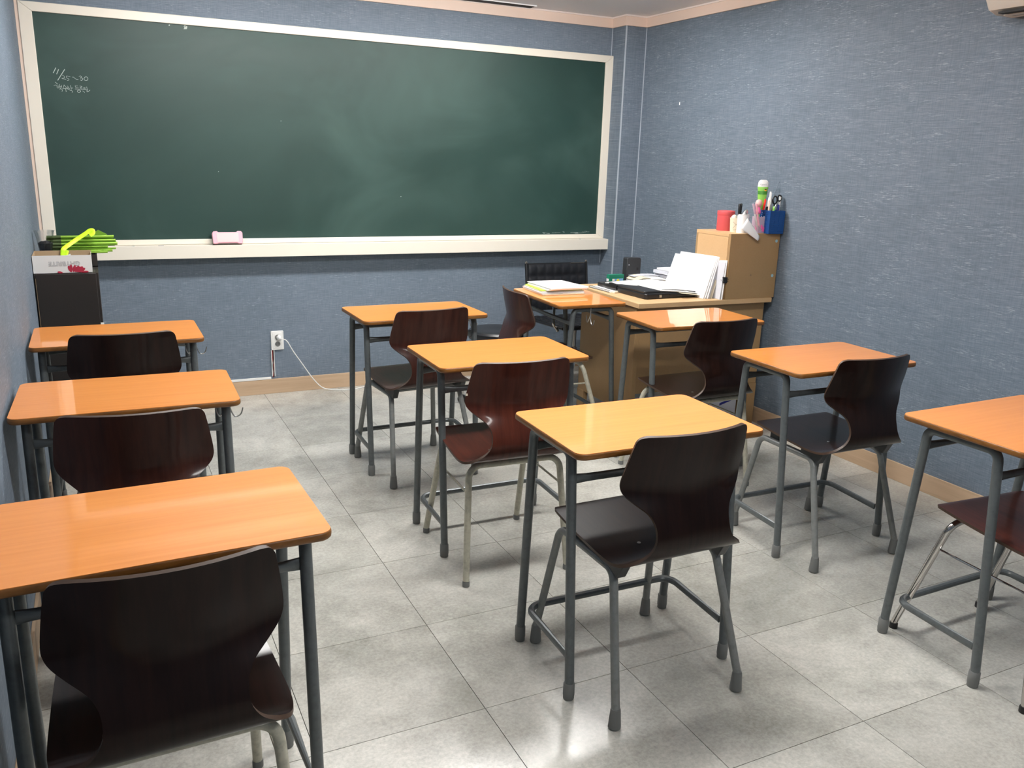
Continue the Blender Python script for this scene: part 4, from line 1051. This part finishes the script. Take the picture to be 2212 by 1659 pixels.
rr = random.Random(5)
rods = [(1.030, -.625, .373, .0075, 'topmost shiny green rod of the bundle on the dark cabinet'), (1.0125, -.628, .379, .0068, 'second green rod from the top of the bundle'), (.9975, -.630, .386, .0078, 'longest green rod, third from the top of the bundle'),
        (.9835, -.632, .343, .0052, 'short green rod just under the longest one'), (.9740, -.628, .378, .0045, 'thin green rod fifth from the top of the bundle'), (.9640, -.632, .362, .0060, 'green rod sixth from the top, above the lowest'), (.9585, -.650, .340, .0040, 'lowest and thinnest green rod of the bundle'),
        (1.022, -.606, .368, .006, 'shiny green hollow rod hidden at the back of the bundle'), (1.005, -.608, .381, .006, 'shiny green hollow rod hidden at the back of the bundle'), (.990, -.610, .374, .006, 'shiny green hollow rod hidden at the back of the bundle')]
for zr, yr, xe, rad, lab in rods:
    r_ = thing('green_rod', lab, 'rod', (0, 0, 0), group='bundle of green rods')
    MB().tube([(.145, yr, zr), (xe, yr + .004, zr)], rad, 12).build('rod', 'metal_green', r_)
    MB().tube([(.074 + .02 * rr.random(), yr, zr - .001), (.146, yr, zr)], rad + .0013, 12).build('sleeve', 'dark_green', r_)
stp = thing('lime_strap', 'bright lime strap looped over the green rods into the carton', 'strap', (0, 0, 0))
pth = smooth_path([(.150, -.73, .930), (.151, -.725, .965), (.156, -.722, .984), (.175, -.695, .998), (.215, -.665, 1.024), (.255, -.655, 1.050), (.272, -.652, 1.062), (.284, -.655, 1.062), (.284, -.66, 1.050), (.270, -.664, 1.040)])
MB().tube(pth, [(.0100, .0024)] * len(pth), 8).build('strap', 'lime_bright', stp)
pth = smooth_path([(.165, -.735, .930), (.166, -.728, .962), (.172, -.724, .978)])
MB().tube(pth, [(.0070, .0020)] * len(pth), 8).build('strap_end', 'lime_bright', stp)
gs = thing('green_pennant', 'folded dark lime plastic triangle behind the green rods', 'sheet', (0, 0, 0))
MB().prism([(.270, 1.030), (.307, 1.058), (.346, 1.036), (.34, 1.03)], .565, .568, Matrix(((1, 0, 0, 0), (0, 0, -1, 0), (0, 1, 0, 0), (0, 0, 0, 1)))).build('sheet', 'metal_green', gs, smooth=0)
cu_ = thing('plastic_cup', 'clear plastic cup of dark scraps standing on the cabinet corner', 'cup', (.080, -.640, CH + .062))
MB().lathe([(.026, 0), (.030, .030), (.0355, .075), (.0410, .104), (.0435, .106), (.0435, .108), (.0400, .108), (.0345, .075), (.0290, .030), (.025, .0015)], seg=28, close=False).build('cup', 'clear', cu_)
o = MB().lathe([(.008, .002), (.024, .006), (.027, .03), (.030, .050), (.018, .060), (.004, .056)], seg=14).build('scraps', 'charcoal', cu_, smooth=0)
d = o.modifiers.new('d', 'DISPLACE'); d.texture = tx; d.strength = .008

# ------------------------------------------------------------ wall mounted air conditioner at top right
ac = thing('air_conditioner', 'off-white wall air conditioner at the top right corner', 'air conditioner', (X1, -3.16, 2.055))
pr = [(0, 0), (-.105, .0), (-.150, .014), (-.176, .050), (-.186, .12), (-.186, .225), (-.170, .262), (-.12, .275), (0, .275)]
MB().prism(pr, -.42, .42, Matrix(((1, 0, 0, 0), (0, 0, 1, 0), (0, 1, 0, 0), (0, 0, 0, 1)))).build('body', 'ac', ac, bevel=.012, bseg=3)
for k in range(2):
    x0, z0 = (-.150 + k * .0, .0145) if k == 0 else (-.182, .070)
box('outlet_slot', 'ventdark', (-.150, -.060, -.37, .372, -.0015, .006), ac, bevel=0)
box('louvre', 'ac', (-.120, -.090, -.37, .37, -.006, -.0018), ac, bevel=.001)
box('outlet_slot', 'ventdark', (-.1885, -.1800, -.37, .372, .100, .112), ac, bevel=0)
wm = struct(MB().box(X1 - .0012, X1 + .0, -.584, -.576, 1.808, 1.826).build('trim_4', 'paper', smooth=0), 'tiny white patch on the right wall')
bpy.context.view_layer.update()
